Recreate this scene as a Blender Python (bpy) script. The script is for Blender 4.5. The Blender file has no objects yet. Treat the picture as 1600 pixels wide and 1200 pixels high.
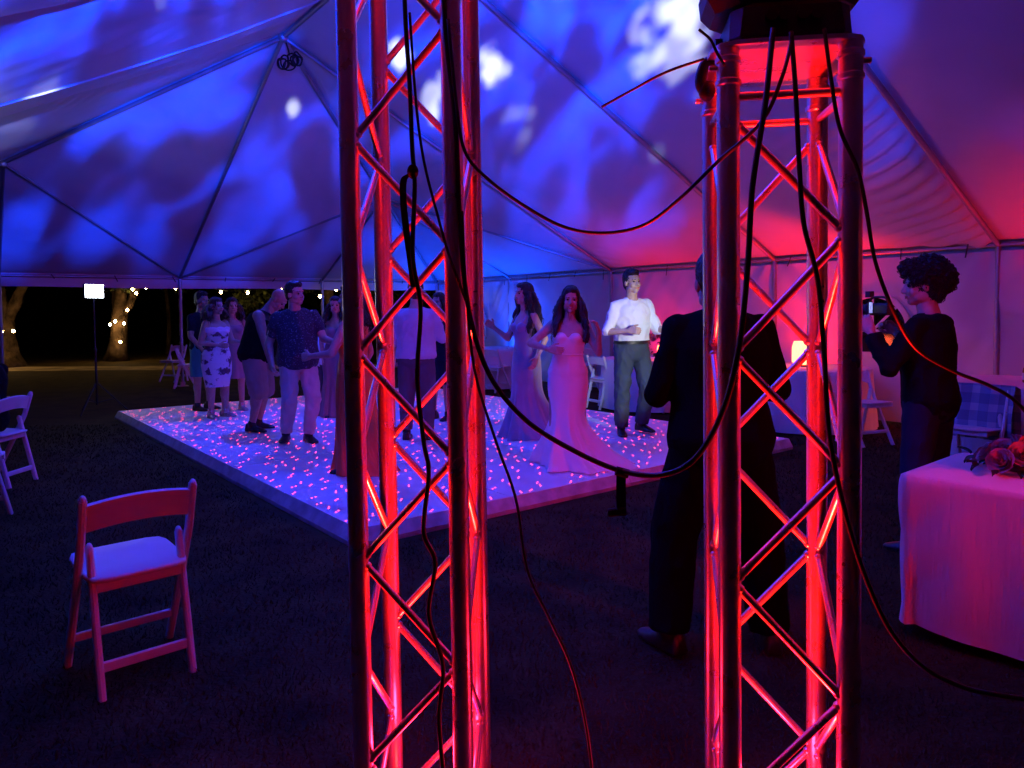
import bpy, bmesh, math, random
import numpy as np
from mathutils import Vector, Matrix, noise, Quaternion

random.seed(7)
PI = math.pi
S = bpy.context.scene
COL = S.collection

# ------------------------------------------------------------------ camera
F = 1155.0                       # focal length in photo pixels (1600 wide)
PITCH = math.atan(0.041)
ROLL = math.radians(-0.5)
SHIFT = -69.0                    # pixels
CAMZ = 1.5
cd = bpy.data.cameras.new('camera')
cam = bpy.data.objects.new('camera', cd)
COL.objects.link(cam)
cd.sensor_width = 36.0
cd.lens = 36.0 * F / 1600.0
cd.shift_y = SHIFT / 1600.0
cd.clip_start = 0.05
cd.clip_end = 500
CR = Matrix.Rotation(PI / 2 - PITCH, 3, 'X') @ Matrix.Rotation(ROLL, 3, 'Z')
cam.matrix_world = Matrix.Translation((0, 0, CAMZ)) @ CR.to_4x4()
S.camera = cam


def px(x, y, d):
    """photo pixel -> world point at ground distance d in front of the camera"""
    v = CR @ Vector(((x - 800) / F, (600 - y + SHIFT) / F, -1.0))
    k = d / v.y
    return Vector((v.x * k, d, CAMZ + v.z * k))


def gpx(x, y, z=0.0):
    """photo pixel -> world point on the horizontal plane z"""
    v = CR @ Vector(((x - 800) / F, (600 - y + SHIFT) / F, -1.0))
    k = (z - CAMZ) / v.z
    return Vector((v.x * k, v.y * k, z))


# ------------------------------------------------------------------ world, sun, exposure
W = bpy.data.worlds.new('World')
S.world = W
W.use_nodes = True
wn = W.node_tree.nodes
bg = wn['Background']
sky = wn.new('ShaderNodeTexSky')
sky.sky_type = 'NISHITA'
sky.sun_disc = False
sky.sun_elevation = math.radians(-4)
sky.sun_rotation = math.radians(120)
W.node_tree.links.new(sky.outputs[0], bg.inputs[0])
bg.inputs[1].default_value = 0.0025
sl = bpy.data.lights.new('moon', 'SUN')
sl.energy = 0.004
sl.angle = math.radians(2)
sl.color = (0.75, 0.83, 1.0)
so = bpy.data.objects.new('moon', sl)
so.rotation_euler = (math.radians(50), 0, math.radians(120))
COL.objects.link(so)
vs = S.view_settings
vs.view_transform = 'Standard'
vs.look = 'None'
vs.gamma = 1.0
vs.use_curve_mapping = False
vs.exposure = 0.0
S.render.engine = 'CYCLES'
S.cycles.use_denoising = True
S.cycles.max_bounces = 7
S.cycles.diffuse_bounces = 4
S.cycles.glossy_bounces = 4
S.cycles.transparent_max_bounces = 12
S.cycles.sample_clamp_indirect = 6.0
S.cycles.caustics_reflective = False
S.cycles.caustics_refractive = False


# ------------------------------------------------------------------ materials
def new_mat(name):
    m = bpy.data.materials.new(name)
    m.use_nodes = True
    nt = m.node_tree
    return m, nt, nt.nodes, nt.links, nt.nodes['Principled BSDF']


def mat(name, col, rough=0.6, metal=0.0, var=0.15, vscale=6.0, bump=0.0, bscale=40.0, spec=0.5, sheen=0.0, coords='Object', col2=None, thresh=None):
    m, nt, N, L, B = new_mat(name)
    tc = N.new('ShaderNodeTexCoord')
    nz = N.new('ShaderNodeTexNoise')
    nz.inputs['Scale'].default_value = vscale
    nz.inputs['Detail'].default_value = 5
    L.new(tc.outputs[coords], nz.inputs['Vector'])
    rp = N.new('ShaderNodeValToRGB')
    c2 = col2 or tuple(max(0, c * (1 - var * 1.6)) for c in col)
    c1 = col if col2 else tuple(min(1, c * (1 + var * .7)) for c in col)
    a, b = thresh or (0.3, 0.7)
    rp.color_ramp.elements[0].position = a
    rp.color_ramp.elements[0].color = (*c2, 1)
    rp.color_ramp.elements[1].position = b
    rp.color_ramp.elements[1].color = (*c1, 1)
    L.new(nz.outputs['Fac'], rp.inputs[0])
    L.new(rp.outputs[0], B.inputs['Base Color'])
    rr = N.new('ShaderNodeMapRange')
    rr.inputs['To Min'].default_value = max(0.02, rough - 0.1)
    rr.inputs['To Max'].default_value = min(1, rough + 0.1)
    L.new(nz.outputs['Fac'], rr.inputs['Value'])
    L.new(rr.outputs[0], B.inputs['Roughness'])
    B.inputs['Metallic'].default_value = metal
    B.inputs['Specular IOR Level'].default_value = spec
    if sheen:
        B.inputs['Sheen Weight'].default_value = sheen
    if bump:
        n2 = N.new('ShaderNodeTexNoise')
        n2.inputs['Scale'].default_value = bscale
        n2.inputs['Detail'].default_value = 4
        L.new(tc.outputs[coords], n2.inputs['Vector'])
        bp = N.new('ShaderNodeBump')
        bp.inputs['Strength'].default_value = bump
        bp.inputs['Distance'].default_value = 0.02
        L.new(n2.outputs['Fac'], bp.inputs['Height'])
        L.new(bp.outputs[0], B.inputs['Normal'])
    return m


def emis(name, col, strength, sample=True):
    m, nt, N, L, B = new_mat(name)
    B.inputs['Base Color'].default_value = (0.1, 0.1, 0.1, 1)
    B.inputs['Emission Color'].default_value = (*col, 1)
    B.inputs['Emission Strength'].default_value = strength
    if not sample:
        m.cycles.emission_sampling = 'NONE'
    return m


M = {}
M['ground'] = mat('lawn soil', (0.050, 0.034, 0.010), 0.9, var=0.4, vscale=3, bump=0.6, bscale=60, spec=0.1)
M['grass'] = mat('grass blades', (0.062, 0.040, 0.012), 0.85, var=0.5, vscale=2, spec=0.2)
M['path'] = mat('sandy path', (0.32, 0.25, 0.15), 0.95, var=0.35, vscale=2, bump=0.5, bscale=30, spec=0.1)
M['vinyl'] = mat('tent vinyl', (0.60, 0.60, 0.62), 0.40, var=0.04, vscale=1.5, bump=0.16, bscale=5, spec=0.45)
M['sidevinyl'] = mat('sidewall vinyl', (0.62, 0.62, 0.64), 0.45, var=0.05, vscale=1.2, bump=0.3, bscale=5, spec=0.4)
M['alu'] = mat('aluminium tube', (0.74, 0.74, 0.75), 0.30, metal=0.82, var=0.06, vscale=18, bump=0.03, bscale=90)
M['tentalu'] = mat('tent frame aluminium', (0.42, 0.42, 0.44), 0.5, metal=0.9, var=0.1, vscale=6)
M['floor'] = mat('white floor panel', (0.78, 0.78, 0.8), 0.46, var=0.07, vscale=3.5, bump=0.01, bscale=120)
M['ramp'] = mat('floor edging', (0.62, 0.64, 0.67), 0.35, metal=0.35, var=0.2, vscale=9, bump=0.08, bscale=25)
M['led'] = emis('floor light point', (1.0, 0.045, 0.10), 9.0, sample=False)
M['resin'] = mat('white resin', (0.80, 0.80, 0.80), 0.38, var=0.05, vscale=8)
M['seatpad'] = mat('white vinyl seat', (0.8, 0.8, 0.8), 0.45, var=0.04, bump=0.05, bscale=60)
M['black'] = mat('black plastic', (0.02, 0.02, 0.022), 0.45, var=0.3, vscale=20, bump=0.08, bscale=120)
M['rubber'] = mat('cable rubber', (0.016, 0.016, 0.017), 0.42, var=0.3, vscale=15)
M['velcro'] = mat('hook strap', (0.02, 0.02, 0.02), 0.9, var=0.3, bump=0.2, bscale=200)
M['strapdark'] = mat('tie webbing', (0.10, 0.09, 0.09), 0.9, var=0.3)
M['bark'] = mat('bark', (0.07, 0.046, 0.028), 0.95, var=0.5, vscale=5, bump=1.0, bscale=18, spec=0.1)
M['leaf'] = mat('leaf', (0.07, 0.09, 0.025), 0.6, var=0.5, vscale=3, spec=0.3)
M['darkleaf'] = mat('dark leaf', (0.03, 0.04, 0.018), 0.7, var=0.5, vscale=3, spec=0.2)
M['bulb'] = emis('warm bulb', (1.0, 0.60, 0.22), 150)
M['panel'] = emis('led panel', (0.82, 0.92, 1.0), 36)
M['lens_red'] = emis('red lens', (1.0, 0.03, 0.02), 12, sample=False)
M['lens_blue'] = emis('blue lens', (0.1, 0.3, 1.0), 8, sample=False)
M['cloth'] = None
M['skin'] = mat('skin', (0.50, 0.31, 0.23), 0.5, var=0.1, vscale=30, bump=0.05, bscale=200)
M['skin2'] = mat('skin tanned', (0.42, 0.25, 0.18), 0.5, var=0.1, vscale=30, bump=0.05, bscale=200)
M['hair'] = mat('dark hair', (0.014, 0.010, 0.008), 0.42, var=0.4, vscale=40, bump=0.6, bscale=110)
M['hairb'] = mat('brown hair', (0.07, 0.04, 0.022), 0.5, var=0.4, vscale=40, bump=0.6, bscale=110)
M['lips'] = mat('lips', (0.42, 0.12, 0.11), 0.4, var=0.1)
M['eye'] = mat('eye', (0.03, 0.02, 0.015), 0.2, var=0.1)
M['teeth'] = mat('teeth', (0.75, 0.72, 0.68), 0.3, var=0.05)
M['shoe'] = mat('black shoe leather', (0.015, 0.014, 0.014), 0.4, var=0.2)
M['silver'] = mat('silver leather', (0.55, 0.54, 0.52), 0.3, metal=0.8, var=0.2, vscale=40)
M['whiteshirt'] = mat('white shirt cotton', (0.78, 0.78, 0.79), 0.8, var=0.05, bump=0.25, bscale=22, sheen=0.2)
M['blueshirt'] = mat('pale blue shirt cotton', (0.45, 0.52, 0.66), 0.8, var=0.06, bump=0.25, bscale=22, sheen=0.2)
M['teal'] = mat('teal cotton', (0.05, 0.28, 0.30), 0.8, var=0.1, bump=0.2, bscale=25)
M['blackcloth'] = mat('black cotton', (0.007, 0.007, 0.008), 0.9, var=0.2, bump=0.2, bscale=30, spec=0.1)
M['navycloth'] = mat('navy cotton', (0.015, 0.018, 0.035), 0.85, var=0.2, bump=0.2, bscale=30, spec=0.15)
M['suit'] = mat('dark suit wool', (0.003, 0.003, 0.004), 0.95, var=0.2, bump=0.15, bscale=40, spec=0.05)
M['slate'] = mat('slate trousers', (0.040, 0.055, 0.075), 0.8, var=0.12, bump=0.25, bscale=18)
M['khaki'] = mat('pale trousers', (0.50, 0.45, 0.42), 0.85, var=0.08, bump=0.25, bscale=18)
M['tanshort'] = mat('tan shorts', (0.36, 0.22, 0.18), 0.85, var=0.1, bump=0.25, bscale=18)
M['greypant'] = mat('grey trousers', (0.09, 0.08, 0.09), 0.85, var=0.1, bump=0.25, bscale=18)
M['red'] = mat('red dress satin', (0.75, 0.09, 0.03), 0.5, var=0.12, bump=0.15, bscale=12)
M['mauve'] = mat('mauve gown', (0.30, 0.17, 0.20), 0.55, var=0.1, bump=0.1, bscale=12)
M['lavender'] = mat('lavender satin gown', (0.27, 0.23, 0.33), 0.42, var=0.1, bump=0.12, bscale=10, sheen=0.2)
M['bride'] = mat('ivory satin gown', (0.88, 0.87, 0.87), 0.42, var=0.03, bump=0.1, bscale=9, sheen=0.2)
M['floral'] = mat('floral dress', (0.72, 0.66, 0.74), 0.7, vscale=9, col2=(0.10, 0.05, 0.09), thresh=(0.40, 0.46), bump=0.1, bscale=20)
M['speckle'] = mat('speckled dark shirt', (0.16, 0.17, 0.22), 0.85, vscale=70, col2=(0.022, 0.024, 0.042), thresh=(0.58, 0.66), bump=0.2, bscale=20)
M['plaid'] = None
M['rose'] = mat('rose petal', (0.45, 0.16, 0.20), 0.6, var=0.2, vscale=12, sheen=0.2)
M['paleflower'] = mat('pale bloom', (0.45, 0.30, 0.32), 0.7, var=0.25, vscale=20)
M['stemleaf'] = mat('bouquet leaf', (0.03, 0.05, 0.02), 0.5, var=0.3)
M['redglass'] = emis('glowing red lantern', (1.0, 0.10, 0.04), 14)
M['amber'] = mat('amber bottle', (0.35, 0.12, 0.02), 0.15, var=0.1)
M['paper'] = mat('paper label', (0.7, 0.68, 0.62), 0.8, var=0.05)
M['silverband'] = mat('bead trim', (0.7, 0.7, 0.75), 0.2, metal=0.9, var=0.2)
M['window'] = None


def cloth_material():
    m, nt, N, L, B = new_mat('crinkled white tablecloth')
    tc = N.new('ShaderNodeTexCoord')
    mp = N.new('ShaderNodeMapping')
    mp.inputs['Scale'].default_value = (60, 60, 6)
    L.new(tc.outputs['Object'], mp.inputs[0])
    nz = N.new('ShaderNodeTexNoise')
    nz.inputs['Scale'].default_value = 1.0
    nz.inputs['Detail'].default_value = 4
    L.new(mp.outputs[0], nz.inputs['Vector'])
    bp = N.new('ShaderNodeBump')
    bp.inputs['Strength'].default_value = 0.55
    bp.inputs['Distance'].default_value = 0.012
    L.new(nz.outputs['Fac'], bp.inputs['Height'])
    L.new(bp.outputs[0], B.inputs['Normal'])
    B.inputs['Base Color'].default_value = (0.74, 0.72, 0.71, 1)
    B.inputs['Roughness'].default_value = 0.85
    B.inputs['Sheen Weight'].default_value = 0.2
    return m


def plaid_material():
    m, nt, N, L, B = new_mat('blue plaid wool')
    tc = N.new('ShaderNodeTexCoord')
    sx = N.new('ShaderNodeSeparateXYZ')
    L.new(tc.outputs['Object'], sx.inputs[0])
    outs = []
    for o in ('X', 'Z'):
        a = N.new('ShaderNodeMath'); a.operation = 'MULTIPLY'; a.inputs[1].default_value = 42
        L.new(sx.outputs[o], a.inputs[0])
        b = N.new('ShaderNodeMath'); b.operation = 'SINE'
        L.new(a.outputs[0], b.inputs[0])
        c = N.new('ShaderNodeMath'); c.operation = 'GREATER_THAN'; c.inputs[1].default_value = 0.25
        L.new(b.outputs[0], c.inputs[0])
        outs.append(c)
    s = N.new('ShaderNodeMath'); s.operation = 'ADD'
    L.new(outs[0].outputs[0], s.inputs[0]); L.new(outs[1].outputs[0], s.inputs[1])
    h = N.new('ShaderNodeMath'); h.operation = 'MULTIPLY'; h.inputs[1].default_value = 0.5
    L.new(s.outputs[0], h.inputs[0])
    rp = N.new('ShaderNodeValToRGB')
    rp.color_ramp.interpolation = 'CONSTANT'
    rp.color_ramp.elements[0].color = (0.16, 0.18, 0.28, 1)
    rp.color_ramp.elements[1].position = 0.8
    rp.color_ramp.elements[1].color = (0.5, 0.51, 0.55, 1)
    e = rp.color_ramp.elements.new(0.3); e.color = (0.26, 0.29, 0.40, 1)
    L.new(h.outputs[0], rp.inputs[0])
    L.new(rp.outputs[0], B.inputs['Base Color'])
    B.inputs['Roughness'].default_value = 0.9
    return m


def window_material():
    m, nt, N, L, B = new_mat('clear vinyl pane')
    tr = N.new('ShaderNodeBsdfTransparent')
    tr.inputs[0].default_value = (0.75, 0.78, 0.75, 1)
    gl = N.new('ShaderNodeBsdfGlossy')
    gl.inputs['Roughness'].default_value = 0.12
    nz = N.new('ShaderNodeTexNoise'); nz.inputs['Scale'].default_value = 5
    bp = N.new('ShaderNodeBump'); bp.inputs['Strength'].default_value = 0.3
    L.new(nz.outputs['Fac'], bp.inputs['Height'])
    L.new(bp.outputs[0], gl.inputs['Normal'])
    mx = N.new('ShaderNodeMixShader'); mx.inputs[0].default_value = 0.10
    L.new(tr.outputs[0], mx.inputs[1]); L.new(gl.outputs[0], mx.inputs[2])
    L.new(mx.outputs[0], N['Material Output'].inputs['Surface'])
    return m


M['cloth'] = cloth_material()
M['plaid'] = plaid_material()
M['window'] = window_material()


# ------------------------------------------------------------------ mesh helpers
def frame_z(d):
    d = Vector(d).normalized()
    up = Vector((0, 0, 1)) if abs(d.z) < 0.95 else Vector((1, 0, 0))
    x = up.cross(d).normalized()
    y = d.cross(x)
    return x, y, d


def catmull(pts, n=8):
    pts = [Vector(p) for p in pts]
    if len(pts) < 3:
        return pts
    P = [pts[0] * 2 - pts[1]] + pts + [pts[-1] * 2 - pts[-2]]
    out = []
    for i in range(1, len(P) - 2):
        p0, p1, p2, p3 = P[i - 1], P[i], P[i + 1], P[i + 2]
        for k in range(n):
            t = k / n
            out.append(0.5 * ((2 * p1) + (p2 - p0) * t + (2 * p0 - 5 * p1 + 4 * p2 - p3) * t * t + (3 * p1 - p0 - 3 * p2 + p3) * t ** 3))
    out.append(pts[-1])
    return out


class MB:
    def __init__(self):
        self.v = []
        self.f = []

    def add(self, V, Fc):
        o = len(self.v)
        self.v.extend([tuple(p) for p in V])
        self.f.extend([tuple(i + o for i in f) for f in Fc])
        return self

    def box(self, c, s, R=None, ch=0.0):
        c = Vector(c)
        hx, hy, hz = s[0] / 2, s[1] / 2, s[2] / 2
        V = [Vector((x, y, z)) for z in (-hz, hz) for y in (-hy, hy) for x in (-hx, hx)]
        if R is not None:
            V = [R @ p for p in V]
        V = [p + c for p in V]
        return self.add(V, [(0, 2, 3, 1), (4, 5, 7, 6), (0, 1, 5, 4), (2, 6, 7, 3), (0, 4, 6, 2), (1, 3, 7, 5)])

    def bar(self, p0, p1, w, t, side, ch=0.25):
        """chamfered rectangular bar; w along `side`, t across it"""
        p0, p1 = Vector(p0), Vector(p1)
        d = (p1 - p0).normalized()
        sx = Vector(side); sx = (sx - d * sx.dot(d)).normalized()
        sy = d.cross(sx)
        k = min(w, t) * ch
        a, b = w / 2, t / 2
        prof = [(-a + k, -b), (a - k, -b), (a, -b + k), (a, b - k), (a - k, b), (-a + k, b), (-a, b - k), (-a, -b + k)]
        V = []
        for p in (p0, p1):
            V += [p + sx * x + sy * y for x, y in prof]
        Fc = [(i, (i + 1) % 8, 8 + (i + 1) % 8, 8 + i) for i in range(8)] + [tuple(range(7, -1, -1)), tuple(range(8, 16))]
        return self.add(V, Fc)

    def tube(self, path, r, n=10, caps=True):
        path = [Vector(p) for p in path]
        m = len(path)
        rs = r if isinstance(r, (list, tuple)) else [r] * m
        V = []
        tprev = None
        x = None
        for i, p in enumerate(path):
            t = (path[min(i + 1, m - 1)] - path[max(i - 1, 0)])
            t = t.normalized() if t.length > 1e-9 else Vector((0, 0, 1))
            if x is None:
                x, y, _ = frame_z(t)
            else:
                x = (x - t * x.dot(t)).normalized()
                y = t.cross(x)
            for k in range(n):
                a = 2 * PI * k / n
                V.append(p + (x * math.cos(a) + y * math.sin(a)) * rs[i])
        Fc = []
        for i in range(m - 1):
            for k in range(n):
                Fc.append((i * n + k, i * n + (k + 1) % n, (i + 1) * n + (k + 1) % n, (i + 1) * n + k))
        if caps:
            Fc.append(tuple(range(n - 1, -1, -1)))
            Fc.append(tuple(range((m - 1) * n, m * n)))
        return self.add(V, Fc)

    def cap(self, p0, r0, p1, r1, n=14, k=4):
        """tapered capsule"""
        p0, p1 = Vector(p0), Vector(p1)
        d = (p1 - p0)
        d = d.normalized() if d.length > 1e-6 else Vector((0, 0, 1))
        path, rs = [], []
        for i in range(k):
            a = PI / 2 * (i + .15) / k
            path.append(p0 - d * r0 * math.cos(a)); rs.append(r0 * math.sin(a))
        path.append(p0); rs.append(r0)
        path.append(p1); rs.append(r1)
        for i in range(k - 1, -1, -1):
            a = PI / 2 * (i + .15) / k
            path.append(p1 + d * r1 * math.cos(a)); rs.append(r1 * math.sin(a))
        return self.tube(path, rs, n)

    def ell(self, c, r, R=None, nu=16, nv=10):
        c = Vector(c)
        V = []
        for j in range(1, nv):
            th = PI * j / nv
            for i in range(nu):
                a = 2 * PI * i / nu
                p = Vector((r[0] * math.sin(th) * math.cos(a), r[1] * math.sin(th) * math.sin(a), r[2] * math.cos(th)))
                V.append(p)
        V.append(Vector((0, 0, r[2]))); V.append(Vector((0, 0, -r[2])))
        if R is not None:
            V = [R @ p for p in V]
        V = [p + c for p in V]
        Fc = []
        for j in range(nv - 2):
            for i in range(nu):
                Fc.append((j * nu + i, (j + 1) * nu + i, (j + 1) * nu + (i + 1) % nu, j * nu + (i + 1) % nu))
        t, b = len(V) - 2, len(V) - 1
        for i in range(nu):
            Fc.append((t, i, (i + 1) % nu))
            Fc.append((b, (nv - 2) * nu + (i + 1) % nu, (nv - 2) * nu + i))
        return self.add(V, Fc)

    def loft(self, rings, caps=True):
        n = len(rings[0])
        V = [p for r in rings for p in r]
        Fc = []
        for i in range(len(rings) - 1):
            for k in range(n):
                Fc.append((i * n + k, i * n + (k + 1) % n, (i + 1) * n + (k + 1) % n, (i + 1) * n + k))
        if caps:
            Fc.append(tuple(range(n - 1, -1, -1)))
            Fc.append(tuple(range((len(rings) - 1) * n, len(rings) * n)))
        return self.add(V, Fc)

    def lathe(self, prof, c=(0, 0, 0), n=24, R=None):
        c = Vector(c)
        rings = []
        for r, z in prof:
            ring = [Vector((r * math.cos(2 * PI * k / n), r * math.sin(2 * PI * k / n), z)) for k in range(n)]
            if R is not None:
                ring = [R @ p for p in ring]
            rings.append([p + c for p in ring])
        return self.loft(rings)

    def grid(self, fn, nu, nv):
        V = [fn(i / nu, j / nv) for j in range(nv + 1) for i in range(nu + 1)]
        Fc = [(j * (nu + 1) + i, j * (nu + 1) + i + 1, (j + 1) * (nu + 1) + i + 1, (j + 1) * (nu + 1) + i) for j in range(nv) for i in range(nu)]
        return self.add(V, Fc)

    def mesh(self, name):
        me = bpy.data.meshes.new(name)
        me.from_pydata(self.v, [], self.f)
        me.update()
        return me

    def build(self, name, m, parent=None, smooth=True, sharp=40):
        return link(name, self.mesh(name), m, parent, smooth, sharp)


def link(name, me, m, parent=None, smooth=True, sharp=40):
    if not me.materials:
        me.materials.append(m)
    if smooth:
        me.shade_smooth()
        if sharp:
            me.set_sharp_from_angle(angle=math.radians(sharp))
    o = bpy.data.objects.new(name, me)
    COL.objects.link(o)
    if parent is not None:
        o.parent = parent
    return o


def remesh(mb, voxel, smooth=4, wr=0.0, wscale=10.0, seed=0, wdir=None, name='m'):
    me = mb.mesh('tmp')
    o = bpy.data.objects.new('tmp', me)
    COL.objects.link(o)
    md = o.modifiers.new('r', 'REMESH')
    md.mode = 'VOXEL'
    md.voxel_size = voxel
    if smooth:
        s = o.modifiers.new('s', 'SMOOTH')
        s.iterations = smooth
        s.factor = 0.5
    dg = bpy.context.evaluated_depsgraph_get()
    res = bpy.data.meshes.new_from_object(o.evaluated_get(dg))
    bpy.data.objects.remove(o)
    bpy.data.meshes.remove(me)
    res.name = name
    if wr:
        n = len(res.vertices)
        off = Vector((seed * 3.1, seed * 1.7, seed * 2.3))
        w = Vector(wdir or (1, 1, 1))
        nor = [v.normal.copy() for v in res.vertices]
        for i, v in enumerate(res.vertices):
            q = Vector((v.co.x * w.x, v.co.y * w.y, v.co.z * w.z)) * wscale + off
            h = noise.noise(q) + 0.5 * noise.noise(q * 2.1)
            h = 1 - abs(h) * 2.2
            v.co += nor[i] * (h * wr)
        res.update()
    return res


def join_meshes(meshes, name):
    mb = MB()
    for me in meshes:
        mb.add([v.co[:] for v in me.vertices], [tuple(p.vertices) for p in me.polygons])
    return mb.mesh(name)


def tag(o, label, cat, group=None, kind=None):
    if label: o['label'] = label
    if cat: o['category'] = cat
    if group: o['group'] = group
    if kind: o['kind'] = kind
    return o


def thing(name, label, cat, loc=(0, 0, 0), rotz=0.0, group=None):
    o = bpy.data.objects.new(name, None)
    o.empty_display_size = 0.2
    COL.objects.link(o)
    o.location = loc
    o.rotation_euler = (0, 0, rotz)
    return tag(o, label, cat, group)


def copy_tree(o, parent=None):
    c = o.copy()
    COL.objects.link(c)
    c.parent = parent
    for ch in o.children:
        copy_tree(ch, c)
    return c


def lamp(name, kind, loc, target, energy, color, parent=None, **kw):
    d = bpy.data.lights.new(name, kind)
    d.energy = energy
    d.color = color
    for k, v in kw.items():
        setattr(d, k, v)
    o = bpy.data.objects.new(name, d)
    COL.objects.link(o)
    o.location = loc
    q = (Vector(target) - Vector(loc)).to_track_quat('-Z', 'Y')
    o.rotation_mode = 'QUATERNION'
    o.rotation_quaternion = q
    return o


# ------------------------------------------------------------------ ground
g = MB().grid(lambda u, v: Vector(((u - .5) * 240, -60 + v * 240, -0.02 + 0.0)), 40, 40).build('ground', M['ground'], smooth=False)
g['kind'] = 'structure'

# sandy path beyond the tent
def path_fn(u, v):
    x = -45 + 60 * u
    yc = 19.9 + 0.05 * (x + 15) + 0.25 * math.sin(x * 0.35)
    w = 0.75 + 0.18 * noise.noise(Vector((x * 0.7, v * 3, 0)))
    return Vector((x, yc + (v - .5) * 2 * w, -0.012))
p = MB().grid(path_fn, 160, 4).build('path', M['path'])
p['kind'] = 'structure'

# ------------------------------------------------------------------ dance floor
FLO = Vector((-1.01, 4.73, 0))
FA = math.radians(38.5)
FH = 0.09
RX = Matrix.Rotation(FA, 3, 'Z')
df = thing('dance_floor', 'low white dance floor dotted with paired red light points under the dancers', 'dance floor', (FLO.x, FLO.y, -0.02), FA)
FX, FY = 5.08, 7.5
pm = MB().bar((0.004, FY / 12, FH / 2 + .02), (FX / 4 - 0.004, FY / 12, FH / 2 + .02), FY / 6 - 0.008, FH, (0, 1, 0), ch=0.03).mesh('floor_panel')
pm.materials.append(M['floor'])
for i in range(4):
    for j in range(6):
        o = bpy.data.objects.new('floor_panel', pm)
        COL.objects.link(o)
        o.parent = df
        o.location = (i * FX / 4, j * FY / 6, random.uniform(-.001, .001))
rw = 0.05
def ramp(pts):
    return MB().add([Vector(q) for q in pts], [(0, 1, 2, 3), (0, 4, 5, 1), (3, 2, 5, 4), (0, 3, 4), (1, 5, 2)])
zt, zb = FH + .018, 0.0
def edge_piece(x0, y0, x1, y1, nx, ny):
    n = max(1, round(math.hypot(x1 - x0, y1 - y0) / 1.23))
    for k in range(n):
        a, b = (k + .002) / n, (k + .998) / n
        p0 = (x0 + (x1 - x0) * a, y0 + (y1 - y0) * a); p1 = (x0 + (x1 - x0) * b, y0 + (y1 - y0) * b)
        V = []
        for q in (p0, p1):
            V += [(q[0] + nx * .003, q[1] + ny * .003, zt), (q[0] + nx * rw, q[1] + ny * rw, 0.03), (q[0] + nx * rw, q[1] + ny * rw, -.01), (q[0] + nx * .003, q[1] + ny * .003, -.01)]
        MB().add(V, [(0, 1, 5, 4), (1, 2, 6, 5), (2, 3, 7, 6), (3, 0, 4, 7), (3, 2, 1, 0), (4, 5, 6, 7)]).build('edge_ramp', M['ramp'], df, smooth=False)
edge_piece(0, 0, FX, 0, 0, -1)
edge_piece(0, FY, FX, FY, 0, 1)
edge_piece(0, 0, 0, FY, -1, 0)
edge_piece(FX, 0, FX, FY, 1, 0)
# light points: pairs scattered in each panel
random.seed(21)
lm = MB()
pat = []
for gx in range(7):
    for gy in range(7):
        pat.append(((gx + .5 + random.uniform(-.3, .3)) * FX / 28, (gy + .5 + random.uniform(-.3, .3)) * FY / 42, random.uniform(.4, 1.2)))
for i in range(4):
    for j in range(6):
        fx, fy = random.random() < .5, random.random() < .5
        for (x, y, a) in pat:
            if random.random() < 0.06:
                continue
            xx = (FX / 4 - x if fx else x) + i * FX / 4
            yy = (FY / 6 - y if fy else y) + j * FY / 6
            for s in (-1, 1):
                cx, cy = xx + s * .021 * math.cos(a), yy + s * .021 * math.sin(a)
                V = [Vector((cx + 0.0068 * math.cos(k * PI / 3), cy + 0.0068 * math.sin(k * PI / 3), FH + .0225)) for k in range(6)]
                lm.add(V, [tuple(range(6))])
lo = lm.build('light_point', M['led'], df, smooth=False)
lo['kind'] = 'stuff'

# ------------------------------------------------------------------ grass blades
def in_floor(x, y, m=0.13):
    q = RX.transposed() @ (Vector((x, y, 0)) - FLO)
    return -m < q.x < FX + m and -m < q.y < FY + m
rng = np.random.default_rng(3)
NB = 130000
yy = 1.5 + 8.5 * rng.random(NB) ** 1.35
xx = (rng.random(NB) - .5) * 2 * (0.95 * yy + 0.5)
V, Fc = [], []
for x, y in zip(xx, yy):
    if in_floor(x, y):
        continue
    h = 0.014 + 0.020 * random.random() ** 2 + .012 * max(0, noise.noise(Vector((x * 1.7, y * 1.7, 0))))
    a = random.random() * PI
    w = 0.0014 + 0.00045 * y
    dx, dy = math.cos(a) * w, math.sin(a) * w
    lx, ly = random.gauss(0, .014), random.gauss(0, .014)
    o = len(V)
    V += [(x - dx, y - dy, -.021), (x + dx, y + dy, -.021), (x + lx, y + ly, -.02 + h)]
    Fc.append((o, o + 1, o + 2))
gm = MB(); gm.v = V; gm.f = Fc
go = gm.build('grass', M['grass'], smooth=False)
tag(go, 'short dark lawn grass around the dance floor', 'grass', kind='stuff')

# ------------------------------------------------------------------ tent
TO = Vector((-6.8, 15.2, -0.02))
TA = math.radians(36.5)
tent = thing('tent', 'large white frame tent with pitched vinyl roof and aluminium rafters', 'tent', TO, TA)
EV, RISE, HW, TL = 2.22, 3.0, 6.1, 24.4
AT = [0, 3.1, 6.3, 9.75, 12.7, 15.5, 18.3, 21.35, 24.4]
RA0, RA1 = 6.3, 18.3


def T(a, b, z):
    return Vector((b, -a, z))


def tworld(a, b, z):
    return Matrix.Rotation(TA, 3, 'Z') @ T(a, b, z) + TO


def fold(dist, s, n, L, amp, ph, skew=0.0):
    """gathers running away from a rafter"""
    if dist > 4 * L:
        return 0.0
    q = s * n + skew * dist + 0.7 * noise.noise(Vector((s * 5, ph, dist)))
    return amp * (1 - math.exp(-(dist / .10) ** 2)) * math.exp(-(dist / L) ** 1.3) * (0.6 + 0.8 * noise.noise(Vector((s * 9, ph + 3, 0)))) * abs(math.sin(PI * q)) * -1


def gather(a, b, a0, side):
    return 0


TH = 0.055


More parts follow.
